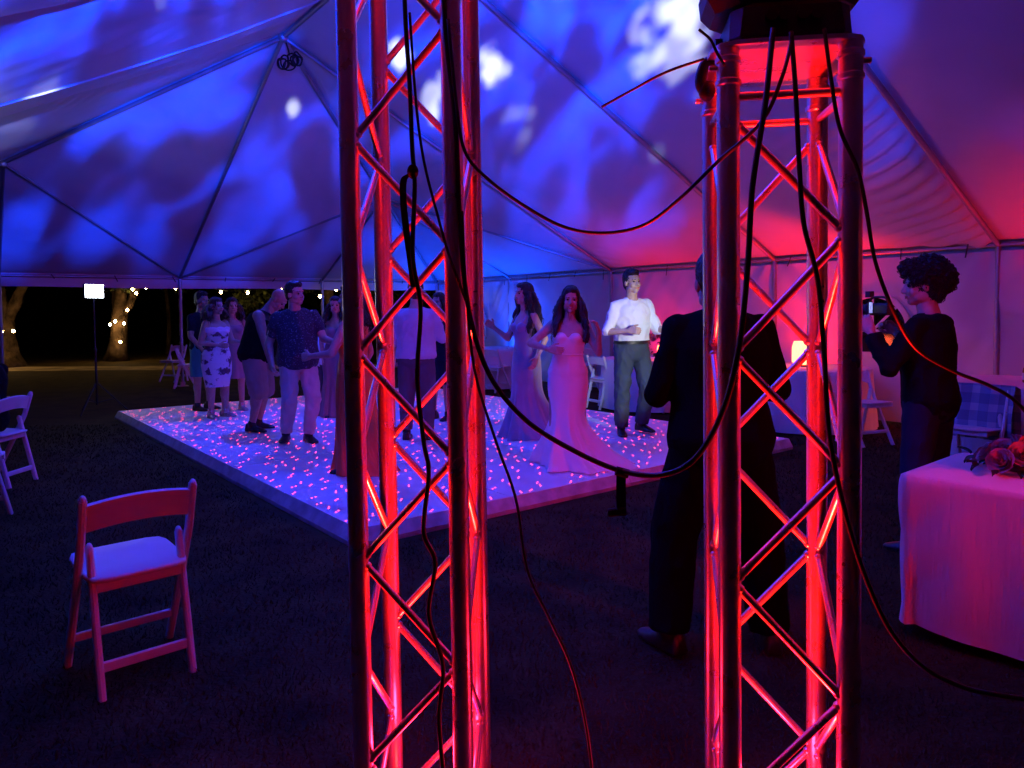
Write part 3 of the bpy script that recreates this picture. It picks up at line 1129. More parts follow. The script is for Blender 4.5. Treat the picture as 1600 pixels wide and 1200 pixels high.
SRC = MHL + Vector((.05, .1, .55))
BLUE = (0.0, 0.040, 1.0)
bl = [(roof_hit(770, 108), .02, 1.5), (roof_hit(459, 168), .009, 2.2), (roof_hit(676, 150), .02, 1.6), (roof_hit(625, 85), .014, 1.2), (roof_hit(240, 14), .008, 1.0), (roof_hit(20, 205), .02, .5)]
gobo('blue_ceiling_beam', SRC, roof_hit(300, 190), P_BLUE, 100, BLUE, bl, base=(.40, .68), lo=.36, mid=4.8, scale=15, seed=(1.3, .4, 2.2), stretch=(.85, 1.7, 1), shutter=-.065)
SRC2 = MHB + Vector((-.20, .28, .40))
b2 = [(roof_hit(1050, 72), .05, 3), (roof_hit(1085, 12), .055, 3), (roof_hit(1015, 98), .028, 3), (roof_hit(802, 168), .02, 2.2), (roof_hit(813, 216), .02, 2), (roof_hit(1026, 238), .014, 1.2), (roof_hit(768, 112), .02, 2)]
gobo('white_ceiling_beam', SRC2, roof_hit(930, 140), P_BLUE * .2, 84, (.012, .045, 1), b2, base=(.46, .62), lo=.16, mid=1.8, scale=7, seed=(.2, 3.4, 1.2), stretch=(.8, 1.2, 1), shutter=.05)
# added blue spot below the sling bundle, no fixture there, to light the floor
gobo('added_floor_spot', pk + Vector((.05, 0, -.42)), (-1.7, 8.7, 0.1), P_FLOOR, 84, (0.03, 0.045, 1.0), [], base=(.38, .62), lo=.55, mid=1.0, scale=7, seed=(3, 1, 0))

# ------------------------------------------------------------------ chairs
def make_chair(name='folding_chair'):
    t = thing(name, 'x', 'chair')
    def post(s):
        x = s * .208
        pts = [(x, .20, 0.0), (x, -.015, .40), (x, -.115, .60), (x, -.175, .79)]
        mb = MB()
        for p0, p1 in zip(pts[:-1], pts[1:]):
            d = (Vector(p1) - Vector(p0)).normalized() * .004
            mb.bar(Vector(p0) - (d if p0[2] > 0 else d * 0), Vector(p1) + d * 0, .028, .042, (1, 0, 0), ch=.3)
        mb.ell((x, -.175, .79), (.0138, .021, .021), nu=12, nv=8)
        mb.build('back_post', M['resin'], t)
    def rear(s):
        x = s * .172
        mb = MB().bar((x, -.225, 0), (x, -.085, .575), .026, .042, (1, 0, 0), ch=.3)
        mb.ell((x, -.085, .575), (.0128, .021, .021), nu=12, nv=8)
        mb.build('rear_leg', M['resin'], t)
    for s in (-1, 1):
        post(s); rear(s)
    # curved back slat
    def slat(u, v):
        x = (u - .5) * .392
        arch = .024 * (1 - (2 * u - 1) ** 2)
        bow = -.022 * (1 - (2 * u - 1) ** 2)
        z = .655 + v * .112 + arch
        return Vector((x, -.128 - (z - .64) * .3 + bow, z))
    n = 16
    mb = MB()
    rings = []
    for i in range(n + 1):
        u = i / n
        a, b = slat(u, 0), slat(u, 1)
        t_ = Vector((0, .009, .003))
        rings.append([a - t_, a + t_, a.lerp(b, .5) + t_ * 1.15, b + t_, b - t_, a.lerp(b, .5) - t_ * 1.15])
    mb.loft(rings).build('back_slat', M['resin'], t)
    # seat: frame and padded cushion
    sf = MB()
    sf.bar((-.162, -.130, .425), (.162, -.130, .425), .05, .024, (0, 0, 1), ch=.2)
    sf.bar((-.18, .2, .445), (.18, .2, .445), .04, .024, (0, 0, 1), ch=.2)
    for s in (-1, 1):
        sf.bar((s * .15, -.13, .428), (s * .15, .2, .448), .024, .04, (1, 0, 0), ch=.2)
    f = sf.build('seat_frame', M['resin'], t)
    def rrect(hx, hy, r, z, dz):
        out = []
        for k in range(32):
            a = 2 * PI * k / 32
            c, s = math.cos(a), math.sin(a)
            e = 7.0
            q = 1 / ((abs(c) ** e + abs(s) ** e) ** (1 / e))
            out.append(Vector((hx * q * c, .03 + hy * q * s, z + dz * (hy * q * s))))
        return out
    MB().loft([rrect(.19, .195, 0, .452, .05), rrect(.198, .205, 0, .462, .05), rrect(.196, .203, 0, .472, .05), rrect(.185, .19, 0, .476, .05), rrect(.10, .1, 0, .474, .05)]).build('seat', M['seatpad'], t, sharp=60)
    MB().bar((-.166, -.195, .12), (.166, -.195, .12), .04, .02, (0, 0, 1), ch=.2).build('rear_stretcher', M['resin'], t)
    MB().bar((-.2, .122, .145), (.2, .122, .145), .035, .02, (0, 0, 1), ch=.2).build('front_stretcher', M['resin'], t)
    return t


chair0 = make_chair()
chair_used = [False]


def chair(x, y, face, label, tilt=0.0, group='white folding chairs', z=-.02):
    """face: direction (degrees, 0 = away from camera, positive to the left) the sitter looks"""
    o = copy_tree(chair0) if chair_used[0] else chair0
    chair_used[0] = True
    o.location = (x, y, z)
    o.rotation_euler = (tilt, 0, math.radians(face))
    tag(o, label, 'chair', group)
    return o


chair(-1.64, 3.12, 42, 'white folding chair standing alone on the grass in the left foreground')
chair(-4.60, 6.55, 88, 'pale blue-lit folding chair seen side-on at the left edge', 0)
chair(-3.98, 5.32, 12, 'violet-lit folding chair cut off by the left edge, nearest that edge')
g0 = gpx(296, 604)
chair(g0.x - .05, g0.y, -70, 'white folding chair behind the floral dress woman, beside the tent pole')
chair(gpx(277, 598).x - .3, gpx(277, 598).y + .5, 160, 'white folding chair farther out by the tent pole')
for (x, y, fc, lab) in ((775, 610, -40, 'white folding chair to the left of the lavender gown'),
                        (801, 604, 30, 'second white folding chair behind the lavender gown'),
                        (945, 635, -60, 'white folding chair between the bride and the groom'),
                        (1022, 640, 150, 'white folding chair just right of the groom'),
                        (914, 606, -20, 'white folding chair half hidden behind the bride')):
    q = gpx(x, y)
    chair(q.x, q.y, fc, lab)
q = gpx(1350, 690)
chair(q.x, q.y, 200, 'white folding chair left of the videographer, by the far table')
plaid_chair = chair(3.98, 6.35, 128, 'white folding chair draped with a plaid blanket behind the rose table')
chair(4.9, 5.9, 20, 'white folding chair beyond the roses at the right edge')

# blanket over the chair back
bk = thing('plaid_blanket', 'blue and white plaid blanket draped over a white chair back', 'blanket', plaid_chair.location, plaid_chair.rotation_euler.z)
def blanket(u, v):
    x = (u - .5) * .56
    L = (v - .5) * 1.0
    rip = .012 * math.sin(u * 17 + v * 3)
    if L < 0:
        return Vector((x, -.215 + .5 * L * .06 + rip - .02, .835 + L * 1.0))
    return Vector((x + .02, -.165 + min(L, .35) * .25 + rip, .835 - L * .85))
MB().grid(blanket, 30, 30).build('cloth', M['plaid'], bk, sharp=0)


# ------------------------------------------------------------------ tables
def round_table(label, c, r=.76, h=.76, hem=.03, seed=0, flare=.05, name='banquet_table'):
    t = thing(name, label, 'table', (c[0], c[1], -.02))
    top = MB().lathe([(.01, h - .03), (r, h - .03), (r, h - .004), (.01, h - .004)], n=48).build('table_top', M['resin'], t)
    for k in range(4):
        a = k * PI / 2 + .4
        MB().tube([(r * .6 * math.cos(a), r * .6 * math.sin(a), 0), (r * .6 * math.cos(a), r * .6 * math.sin(a), h - .03)], .014, 8).build('leg', M['tentalu'], t)
    rg = random.Random(seed)
    ph = [rg.uniform(0, 6) for _ in range(4)]
    n = 160
    rings = []
    prof = [(0.02, h), (r * .5, h + .001), (r * .9, h + .001), (r * .985, h), (r + .006, h - .008)]
    for rr_, z in prof:
        rings.append([Vector((rr_ * math.cos(2 * PI * k / n), rr_ * math.sin(2 * PI * k / n), z + .0015 * math.sin(k * .7))) for k in range(n)])
    for j in range(1, 17):
        v = j / 16
        z = (h - .008) * (1 - v) + hem * v
        ring = []
        for k in range(n):
            a = 2 * PI * k / n
            w = .5 * math.sin(9 * a + ph[0] + .6 * v) + .35 * math.sin(14 * a + ph[1]) + .3 * math.sin(5 * a + ph[2]) + .2 * math.sin(23 * a + ph[3])
            q = r + .006 + flare * v ** .8 + .035 * (v ** 1.1) * w
            ring.append(Vector((q * math.cos(a), q * math.sin(a), z + .008 * w * v)))
        rings.append(ring)
    MB().loft(rings, caps=False).build('tablecloth', M['cloth'], t, sharp=0)
    return t


def rect_table(label, corner, ang, lx, ly, h=.745, hem=.05, seed=0):
    t = thing('banquet_table', label, 'table', (corner[0], corner[1], -.02), ang)
    MB().box((lx / 2, ly / 2, h - .02), (lx - .03, ly - .03, .03)).build('table_top', M['resin'], t, smooth=False)
    for x in (.2, lx - .2):
        for y in (.12, ly - .12):
            MB().tube([(x, y, 0), (x, y, h - .03)], .014, 8).build('leg', M['tentalu'], t)
    rg = random.Random(seed)
    ph = [rg.uniform(0, 6.3) for _ in range(6)]
    def outline(r, off, n=240):
        # rounded rectangle grown by off, evenly spaced, starting on the front edge
        x0, y0, x1, y1 = -off + r, -off + r, lx + off - r, ly + off - r
        segs = []
        ax, ay = x1 - x0, y1 - y0
        tot = 2 * (ax + ay) + 2 * PI * r
        out = []
        for k in range(n):
            d = tot * k / n
            for kind, L_ in (('b', ax), ('c0', PI * r / 2), ('r', ay), ('c1', PI * r / 2), ('t', ax), ('c2', PI * r / 2), ('l', ay), ('c3', PI * r / 2)):
                if d <= L_:
                    break
                d -= L_
            a = d / r if r else 0
            if kind == 'b': p, n_ = (x0 + d, y0 - r), (0, -1)
            elif kind == 'r': p, n_ = (x1 + r, y0 + d), (1, 0)
            elif kind == 't': p, n_ = (x1 - d, y1 + r), (0, 1)
            elif kind == 'l': p, n_ = (x0 - r, y1 - d), (-1, 0)
            else:
                c, a0 = {'c0': ((x1, y0), -PI / 2), 'c1': ((x1, y1), 0), 'c2': ((x0, y1), PI / 2), 'c3': ((x0, y0), PI)}[kind]
                n_ = (math.cos(a0 + a), math.sin(a0 + a)); p = (c[0] + r * n_[0], c[1] + r * n_[1])
            out.append((Vector((p[0], p[1], 0)), Vector((n_[0], n_[1], 0)), tot * k / n, kind[0] == 'c'))
        return out
    rings = []
    for f in (.05, .5, .9, .985):
        rings.append([Vector((lx / 2, ly / 2, h)) + (p - Vector((lx / 2, ly / 2, 0))) * f + Vector((0, 0, .002 * math.sin(q * 9 + f * 7))) for p, n_, q, c in outline(.05, 0)])
    rings.append([p + Vector((0, 0, h - .008)) for p, n_, q, c in outline(.05, .006)])
    NR = 26
    for j in range(1, NR + 1):
        v = j / NR
        ring = []
        for p, n_, q, c in outline(.05 + .07 * v, .006 + .028 * v ** .8):
            dc = min((p - Vector(cc)).length for cc in ((0, 0, 0), (lx, 0, 0), (0, ly, 0), (lx, ly, 0)))
            near = math.exp(-(dc / .28) ** 2)
            w = .022 * v * noise.noise(Vector((q * 3.2 + ph[0], v * .8, ph[1]))) + .012 * v * noise.noise(Vector((q * 9 + ph[2], v * 1.6, 2)))
            w += .035 * near * v * math.sin(q * 16 + ph[3] + v * 1.5)
            # slanting pull folds away from the corner
            w += .010 * near * abs(math.sin((dc * 11 + v * 7)))
            ring.append(p + n_ * w + Vector((0, 0, (h - .008) * (1 - v) + hem * v + .02 * near * v + .012 * noise.noise(Vector((q * 4, 3, 0))) * v)))
        rings.append(ring)
    MB().loft(rings, caps=False).build('tablecloth', M['cloth'], t, sharp=0)
    return t


rect_table('long table under a crinkled white cloth with roses on it, in the right foreground', (1.79, 3.40), math.radians(-49.5), 1.83, .76, seed=3)
round_table('cloth-covered round table behind the groom', (2.15, 11.3), seed=5)
round_table('cloth-covered round table seen through the right truss', (3.72, 9.35), seed=6)
round_table('cloth-covered round table at the right edge behind the videographer', (5.0, 7.35), seed=7)
round_table('cloth-covered round table left of the lavender gown', (-.35, 14.6), seed=8)


def rose_bunch(label, c, n, R, seed, rose_r=.034, mats=('rose', 'paleflower'), h=.1):
    t = thing('flower_arrangement', label, 'flowers', c)
    rg = random.Random(seed)
    MB().lathe([(.05, 0), (.065, .02), (.06, .07), (.05, .075)], n=16).build('bowl', M['black'], t)
    k = 0
    for i in range(n):
        a = i * 2.4
        rr_ = R * math.sqrt((i + .4) / n)
        p = Vector((rr_ * math.cos(a), rr_ * math.sin(a), h + .07 * (1 - (rr_ / R) ** 2) + rg.uniform(-.015, .015)))
        out = Vector((p.x * 2.2, p.y * 2.2, .18)).normalized()
        q = out.to_track_quat('Z', 'Y').to_matrix()
        s = rose_r * rg.uniform(.8, 1.15)
        mb = MB()
        for L_, (cnt, rad, open_) in enumerate(((3, .28, .1), (4, .55, .35), (5, .85, .7), (6, 1.1, 1.1))):
            for m_ in range(cnt):
                aa = m_ * 2 * PI / cnt + L_ * .7
                def petal(u, v, aa=aa, rad=rad, open_=open_):
                    w = (u - .5) * (2 * PI / cnt) * 1.5
                    rr2 = rad * (.35 + .65 * math.sin(v * PI * .5)) + open_ * .25 * v ** 4
                    z = -.6 + 1.35 * v * (1 - .18 * open_ * v) - .25 * (2 * u - 1) ** 2 * v
                    return q @ (Vector((rr2 * math.cos(aa + w), rr2 * math.sin(aa + w), z)) * s) + p
                mb.grid(petal, 4, 4)
        mb.build('rose', M[mats[i % len(mats)]], t, sharp=0)
    for i in range(n * 3):
        a = rg.uniform(0, 2 * PI); rr_ = R * rg.uniform(.5, 1.3)
        p = Vector((rr_ * math.cos(a), rr_ * math.sin(a), h * rg.uniform(.2, 1.05)))
        d = Vector((math.cos(a + rg.uniform(-.6, .6)), math.sin(a + rg.uniform(-.6, .6)), rg.uniform(-.3, .8))).normalized()
        sx, sy, _ = frame_z(d)
        l, w = rg.uniform(.04, .075), rg.uniform(.012, .02)
        def lf(u, v, p=p, d=d, sx=sx, sy=sy, l=l, w=w):
            return p + d * l * v + sx * w * (u - .5) * 2 * math.sin(PI * min(.98, v + .06)) + sy * (.012 * (u - .5) ** 2 * 4 - .02 * v * v)
        MB().grid(lf, 2, 5).build('leaf', M['stemleaf'], t, sharp=0)
    return t


rose_bunch('bunch of dusky roses lying on the near cloth-covered table', (2.36, 3.42, .728), 15, .17, 2, rose_r=.04, h=.05)
rose_bunch('red-lit flower centrepiece behind the groom', (2.2, 11.2, .742), 10, .2, 5, h=.28)


def lantern(label, c, h=.24, r=.075):
    t = thing('table_lantern', label, 'lantern', c)
    MB().lathe([(r * .9, 0), (r, .01), (r, .02), (r * .8, .025)], n=16).build('base', M['black'], t)
    MB().lathe([(r * .75, .026), (r, .06), (r, h * .75), (r * .8, h), (r * .2, h)], n=18).build('glass', M['redglass'], t)
    return t


lantern('glowing red lantern on the table seen through the right truss', (3.70, 9.45, .742), h=.32, r=.11)
lantern('glowing red lantern on the table beside the groom', (2.16, 10.75, .742), h=.22, r=.05)
lantern('small glowing red lamp on the lawn behind the videographer table', (tworld(12.4, 5.4, 0).x, tworld(12.4, 5.4, 0).y, -.02), h=.2)
bt = px(1593, 600, 7.3)
b = thing('bottle', 'small amber bottle on the far table at the right edge', 'bottle', (bt.x, 7.2, .742))
MB().lathe([(.03, 0), (.036, .01), (.036, .11), (.03, .14), (.014, .17), (.013, .215), (.016, .22), (.015, .23)], n=18).build('glass', M['amber'], b)
MB().lathe([(.0365, .03), (.0372, .032), (.0372, .095), (.0365, .097)], n=18).build('label_band', M['paper'], b)

# ------------------------------------------------------------------ light stand with LED panel
lsb = gpx(152, 643)
ls = thing('light_stand', 'black tripod light stand with glowing white panel beyond the dance floor corner', 'light stand', (lsb.x, lsb.y, -.02))
PZ = px(148, 455, lsb.y).z + .02
MB().tube([(0, 0, .12), (0, 0, .95)], .016, 10).build('pole', M['black'], ls)
MB().tube([(0, 0, .95), (0, 0, PZ - .1)], .011, 10).build('pole', M['black'], ls)
MB().lathe([(.02, .93), (.026, .94), (.026, .98), (.02, .99)], n=12).build('collar', M['black'], ls)
for k in range(3):
    a = k * 2.094 + .5
    MB().tube([(0.02 * math.cos(a), .02 * math.sin(a), .45), (.42 * math.cos(a), .42 * math.sin(a), .01)], .009, 8).build('leg', M['black'], ls)
    MB().tube([(0.012 * math.cos(a), .012 * math.sin(a), .16), (.24 * math.cos(a), .24 * math.sin(a), .205)], .006, 8).build('leg_strut', M['black'], ls)
MB().box((0, 0, PZ - .09), (.05, .05, .03)).build('bracket', M['black'], ls, smooth=False)
aimv = Vector((-.6, 7.2, 1.0)) - Vector((lsb.x, lsb.y, PZ))
fq = Matrix.Rotation(math.atan2(aimv.y, aimv.x) + PI / 2, 3, 'Z')
hs = MB().box((0, 0, PZ), (.28, .05, .21), fq).build('panel_housing', M['black'], ls, smooth=False)
MB().box(fq @ Vector((0, -.029, 0)) + Vector((0, 0, PZ)), (.262, .006, .195), fq).build('panel_face', M['panel'], hs, smooth=False)

# ------------------------------------------------------------------ trees beyond the tent
def leafy(mb, c, rad, n, size, rg):
    for _ in range(n):
        while True:
            p = Vector((rg.uniform(-1, 1), rg.uniform(-1, 1), rg.uniform(-1, 1)))
            if p.length < 1: break
        p = Vector((p.x * rad[0], p.y * rad[1], p.z * rad[2])) + c
        d = Vector((rg.gauss(0, 1), rg.gauss(0, 1), rg.gauss(-.3, .7))).normalized()
        sx, sy, _ = frame_z(d)
        s = size * rg.uniform(.6, 1.3)
        mb.add([p, p + d * s * .5 + sx * s * .28, p + d * s, p + d * s * .5 - sx * s * .28], [(0, 1, 2, 3)])


def tree(label, base, r, h, crown, seed, fork=True, lean=0, flare=1.6, low=()):
    rg = random.Random(seed)
    t = thing('tree', label, 'tree', base)
    pts, rs = [], []
    for k in range(12):
        v = k / 11
        pts.append(Vector((lean * v * v + .06 * math.sin(v * 5), .05 * math.sin(v * 4), h * v)))
        rs.append(r * (1 + (flare - 1) * math.exp(-v * 9)) * (1 - .35 * v))
    mb = MB().tube(pts, rs, 14)
    if fork:
        for s, hh in ((1, .42), (-1, .62), (1, .8)):
            p0 = pts[int(hh * 11)]
            br = [p0, p0 + Vector((s * .25, .1, .45)), p0 + Vector((s * .55, .15, 1.1)), p0 + Vector((s * 1.2, .3, 2.2))]
            mb.tube(catmull(br, 5), [r * .62 * (1 - .6 * i / 15) for i in range(16)], 10)
    tr = mb.build('trunk', M['bark'], t, sharp=0)
    for v in tr.data.vertices:
        n_ = noise.noise(Vector((v.co.x * 9, v.co.y * 9, v.co.z * 2.0)))
        v.co += v.normal * n_ * r * .25
    cb = MB()
    for (cx, cy, cz, rr_, n) in crown:
        leafy(cb, Vector((cx, cy, cz)), (rr_, rr_, rr_ * .7), n, .17, rg)
    cb.build('crown', M['leaf'], t, smooth=False)
    return t


tb = gpx(182, 563)
crown_a = [(random.uniform(-2.6, 2.6), random.uniform(-1.5, 1.5), random.uniform(3.2, 5), random.uniform(.7, 1.3), 260) for _ in range(16)]
crown_a += [(random.uniform(-2.2, 3.2), random.uniform(-1.2, .5), random.uniform(2.35, 3.0), random.uniform(.3, .5), 90) for _ in range(12)]
tree('forked tree trunk wrapped in warm string bulbs beyond the tent, behind the light stand', (tb.x, tb.y, -.03), .25, 3.6, crown_a, 1, lean=.35)
tb2 = gpx(8, 572)
crown_b = [(random.uniform(-2.6, 2.2), random.uniform(-1.5, 1.5), random.uniform(3.2, 5), random.uniform(.7, 1.3), 240) for _ in range(12)]
tree('wide-based tree with string bulbs at the left edge of the photo', (tb2.x - .1, tb2.y, -.03), .30, 3.4, crown_b, 2, lean=-.3, flare=2.4)
tb3 = gpx(262, 552)
tree('thin dark tree beyond the path, right of the bulb-wrapped trunk', (tb3.x, tb3.y, -.03), .08, 3.5, [(random.uniform(-1.5, 1.5), random.uniform(-1, 1), random.uniform(2.2, 4.5), .8, 240) for _ in range(10)], 3, fork=False, flare=1.2)
tb4 = Vector((-5.4, 22, 0))
crown_c = [(random.uniform(-3.0, 3.0), random.uniform(-.8, .8), random.uniform(1.1, 3.2), random.uniform(.35, .65), 150) for _ in range(34)]
tree('leafy tree with warm bulbs behind the dancers at the tent end', tb4 + Vector((0, 0, -.03)), .16, 3.0, crown_c, 4)
# far dark wood
fw = MB()
rg = random.Random(11)
for k in range(130):
    x = -62 + k * .75 + rg.uniform(-.5, .5)
    for j in range(3):
        leafy(fw, Vector((x, 36 + rg.uniform(-3, 4), 1.2 + j * 2.0 + rg.uniform(-.5, .8))), (1.6, 1.6, 1.6), 60, .6, rg)
fo = fw.build('wood', M['darkleaf'], smooth=False)
tag(fo, 'dark wood far beyond the tent', 'trees', kind='stuff')
# string lights
def string_lights(label, bulbs, seed):
    P = [px(*q) for q in bulbs]
    t = thing('string_lights', label, 'string lights', P[0])
    off = P[0]
    MB().tube(catmull([p - off + Vector((0, 0, .05)) for p in P], 6), .006, 5).build('wire', M['rubber'], t)
    for p in P:
        bo = MB().lathe([(.004, -.05), (.026, -.035), (.036, -.005), (.028, .02), (.014, .036)], p - off, 10).build('bulb', M['bulb'], t)
        MB().tube([p - off + Vector((0, 0, .034)), p - off + Vector((0, 0, .062))], .013, 8).build('socket', M['black'], bo)
    return t


ty = tb.y - .42
string_lights('warm bulbs wound up the forked trunk', [(188, 534, ty), (194, 505, ty), (180, 502, ty - .02), (172, 507, ty), (199, 484, ty), (213, 458, ty - .1), (207, 452, ty - .1)], 1)
string_lights('warm bulbs strung along the branches behind the valance', [(228, 449, 20), (274, 434 + 16, 20), (300, 447, 20), (345, 456, 20.4), (387, 457, 20.4), (440, 449, 20.8), (500, 463, 21), (525, 452, 21)], 2)
string_lights('warm bulbs on the tree at the left edge', [(21, 517, tb2.y - 1.0), (3, 518, tb2.y - 1.1), (1, 526, tb2.y - 1.1), (-2, 483, tb2.y - .9), (-14, 500, tb2.y - .9)], 3)
# bulbs glimpsed through the arched windows: a far string outside the long side
q0 = tworld(0.5, 9, 1.5); q1 = tworld(13, 10, 1.7)
t = thing('string_lights', 'small bulbs outside the arched windows of the side wall', 'string lights', q0)
wire = []
for k in range(25):
    v = k / 24
    p = (q1 - q0) * v + Vector((0, 0, .35 * math.sin(k * 1.9) - .1))
    wire.append(p)
MB().tube(wire, .005, 5).build('wire', M['rubber'], t)
for p in wire:
    MB().lathe([(.004, -.05), (.022, -.035), (.028, -.005), (.022, .02), (.012, .036)], p, 8).build('bulb', M['bulb'], t)

#PEOPLE
# ------------------------------------------------------------------ people
MALE = [(-.03, .07, .08, 0), (.02, .15, .115, -.005), (.1, .172, .125, -.012), (.2, .16, .115, 0), (.27, .157, .113, .005), (.36, .17, .12, .008), (.46, .18, .12, 0), (.53, .165, .098, -.008), (.58, .105, .075, -.012), (.62, .062, .062, -.008), (.70, .056, .06, .012)]
FEMALE = [(-.03, .07, .08, 0), (.02, .16, .12, -.005), (.1, .178, .128, -.014), (.2, .142, .106, 0), (.27, .126, .096, .004), (.36, .14, .108, .01), (.46, .15, .106, .004), (.53, .138, .084, -.006), (.58, .085, .065, -.01), (.62, .05, .052, -.006), (.70, .046, .05, .012)]


class Person:
    def __init__(self, label, loc, face, H=1.75, sex='m', fat=1.0, lean=0.0, side=0.0, yaw=0.0, hpitch=0.0, htilt=0.0, arms=None, legs=None, feet=(0.1, 0.1), skin='skin', sit=None, belly=0.0, neck=0.0):
        self.s = s = H / 1.75
        self.fat, self.sex, self.skin = fat, sex, M[skin]
        self.root = thing('person', label, 'person', loc, math.radians(face))
        self.root.scale = (s, s, s)
        self.seed = hash(label) % 97 if False else sum(map(ord, label)) % 97
        self.belly = belly
        self.rings_t = MALE if sex == 'm' else FEMALE
        lean, side = math.radians(lean), math.radians(side)
        # spine table
        self.sp = []
        p = Vector((0, 0, .79))
        h = -.03
        while h < .72:
            k = min(1, max(0, (h - .06) / .3)); k = k * k * (3 - 2 * k)
            R = Matrix.Rotation(side * k, 3, 'Y') @ Matrix.Rotation(-lean * k, 3, 'X')
            self.sp.append((h, p.copy(), R))
            p = p + R @ Vector((0, 0, .01))
            h += .01
        P5, R5 = self.at(.545)
        sw = .178 if sex == 'm' else .152
        self.J = J = {}
        arms = arms or {}
        legs = legs or {}
        da = {'R': ((.22, .02, -1), (.1, .18, -1)), 'L': ((-.22, .02, -1), (-.1, .18, -1))}
        for k, sg in (('R', 1), ('L', -1)):
            ud, fd = arms.get(k, da[k])[:2]
            sh = P5 + R5 @ Vector((sg * sw * (1 + (fat - 1) * .4), -.008, 0))
            e = sh + Vector(ud).normalized() * .285
            w = e + Vector(fd).normalized() * .25
            J['sh' + k], J['el' + k], J['wr' + k] = sh, e, w
            hd = arms.get(k, da[k])
            J['hd' + k] = Vector(hd[2] if len(hd) > 2 and hd[2] else fd).normalized()
            J['curl' + k] = hd[3] if len(hd) > 3 else .5
            dl = ((sg * .06, .03, -1), (sg * .01, -.03, -1))
            td, sd = legs.get(k, dl)[:2]
            hp = Vector((sg * .088, 0, .90))
            kn = hp + Vector(td).normalized() * .42
            an = kn + Vector(sd).normalized() * .40
            J['hp' + k], J['kn' + k], J['an' + k] = hp, kn, an
        low = min(J['anR'].z, J['anL'].z) - .075
        dz = Vector((0, 0, -low)) if sit is None else Vector((0, 0, sit - .79))
        self.sp = [(h, p + dz, R) for h, p, R in self.sp]
        for k in J:
            if isinstance(J[k], Vector) and not k.startswith('hd'):
                J[k] = J[k] + dz
        self.feet = {'R': -feet[0], 'L': feet[1]}
        ph, Rh = self.at(.70)
        self.HR = Rh @ Matrix.Rotation(math.radians(yaw), 3, 'Z') @ Matrix.Rotation(-math.radians(hpitch), 3, 'X') @ Matrix.Rotation(math.radians(htilt), 3, 'Y')
        self.HC = ph + self.HR @ Vector((0, .022, .085 + neck))
        self.body()

    def at(self, h):
        i = (h + .03) / .01
        i = max(0, min(len(self.sp) - 1.001, i))
        k = int(i); f = i - k
        a, b = self.sp[k], self.sp[k + 1]
        return a[1].lerp(b[1], f), a[2]

    def ring(self, h, infl=0.0, n=28):
        T_ = self.rings_t
        for (a, b) in zip(T_[:-1], T_[1:]):
            if a[0] <= h <= b[0]:
                f = (h - a[0]) / (b[0] - a[0])
                break
        else:
            a, b, f = (T_[-1], T_[-1], 0) if h > T_[-1][0] else (T_[0], T_[0], 0)
        L_ = lambda i: a[i] + (b[i] - a[i]) * f
        fk = self.fat if h < .56 else 1 + (self.fat - 1) * .4
        rx, ry, yo = L_(1) * fk + infl, L_(2) * (1 + (self.fat - 1) * 1.15 if h < .56 else fk) + infl, L_(3)
        if self.belly:
            bb = self.belly * math.exp(-((h - .22) / .13) ** 2)
            ry += bb * .5; yo += bb * .5
        p, R = self.at(h)
        return [p + R @ Vector((rx * math.cos(2 * PI * k / n), yo + ry * math.sin(2 * PI * k / n), 0)) for k in range(n)]

    def torso(self, mb, h0, h1, infl=0.0):
        hs = [h0] + [h for h in np.arange(-.02, .71, .03) if h0 + .01 < h < h1 - .01] + [h1]
        mb.loft([self.ring(h, infl) for h in hs])

    def head(self, p):
        return self.HC + self.HR @ Vector(p)

    def body(self):
        J, f = self.J, self.fat
        fa = 1 + (f - 1) * .7
        w = .92 if self.sex == 'f' else 1.0
        mb = MB()
        self.torso(mb, -.03, .70)
        for k in 'RL':
            mb.cap(J['sh' + k], .056 * w * fa, J['el' + k], .041 * w * fa)
            mb.cap(J['el' + k], .042 * w * fa, J['wr' + k], .027 * w)
            mb.cap(J['hp' + k], .092 * fa, J['kn' + k], .058 * fa)
            mb.cap(J['kn' + k], .057 * fa, J['an' + k], .037)
            mid = J['kn' + k].lerp(J['an' + k], .32)
            mb.ell(mid + Vector((0, -.016, 0)), (.05 * fa, .052 * fa, .11))
            a = J['an' + k]
            Rf = Matrix.Rotation(self.feet[k], 3, 'Z')
            mb.cap(a + Rf @ Vector((0, -.03, -.04)), .034, a + Rf @ Vector((0, .09, -.05)), .03)
            mb.cap(a + Rf @ Vector((-.012, .09, -.055)), .022, a + Rf @ Vector((.0, .15, -.058)), .018)
        if self.sex == 'f':
            p, R = self.at(.42)
            for sg in (-1, 1):
                mb.ell(p + R @ Vector((sg * .065, .085, 0)), (.058, .05, .058))
        m1 = remesh(mb, .014, 5, name='body')
        hb = MB()
        h_ = self.head
        R = self.HR
        hb.ell(h_((0, -.008, .035)), (.077, .096, .092), R)
        hb.ell(h_((0, .024, -.03)), (.06, .07, .085), R)
        hb.ell(h_((0, .06, -.088)), (.03, .028, .024), R)
        for s in (-1, 1):
            hb.ell(h_((s * .036, .055, -.03)), (.026, .03, .028), R)
            hb.ell(h_((s * .077, -.005, -.008)), (.011, .02, .032), R)
            hb.ell(h_((s * .045, .01, -.065)), (.022, .05, .03), R)
        hb.cap(h_((-.036, .078, .027)), .012, h_((.036, .078, .027)), .012, 10)
        hb.cap(h_((0, .086, .02)), .008, h_((0, .108, -.026)), .013, 10)
        for s in (-1, 1):
            hb.ell(h_((s * .012, .096, -.029)), (.01, .012, .009), R, 10, 6)
        hb.cap(h_((-.018, .083, -.062)), .010, h_((.018, .083, -.062)), .010, 8)
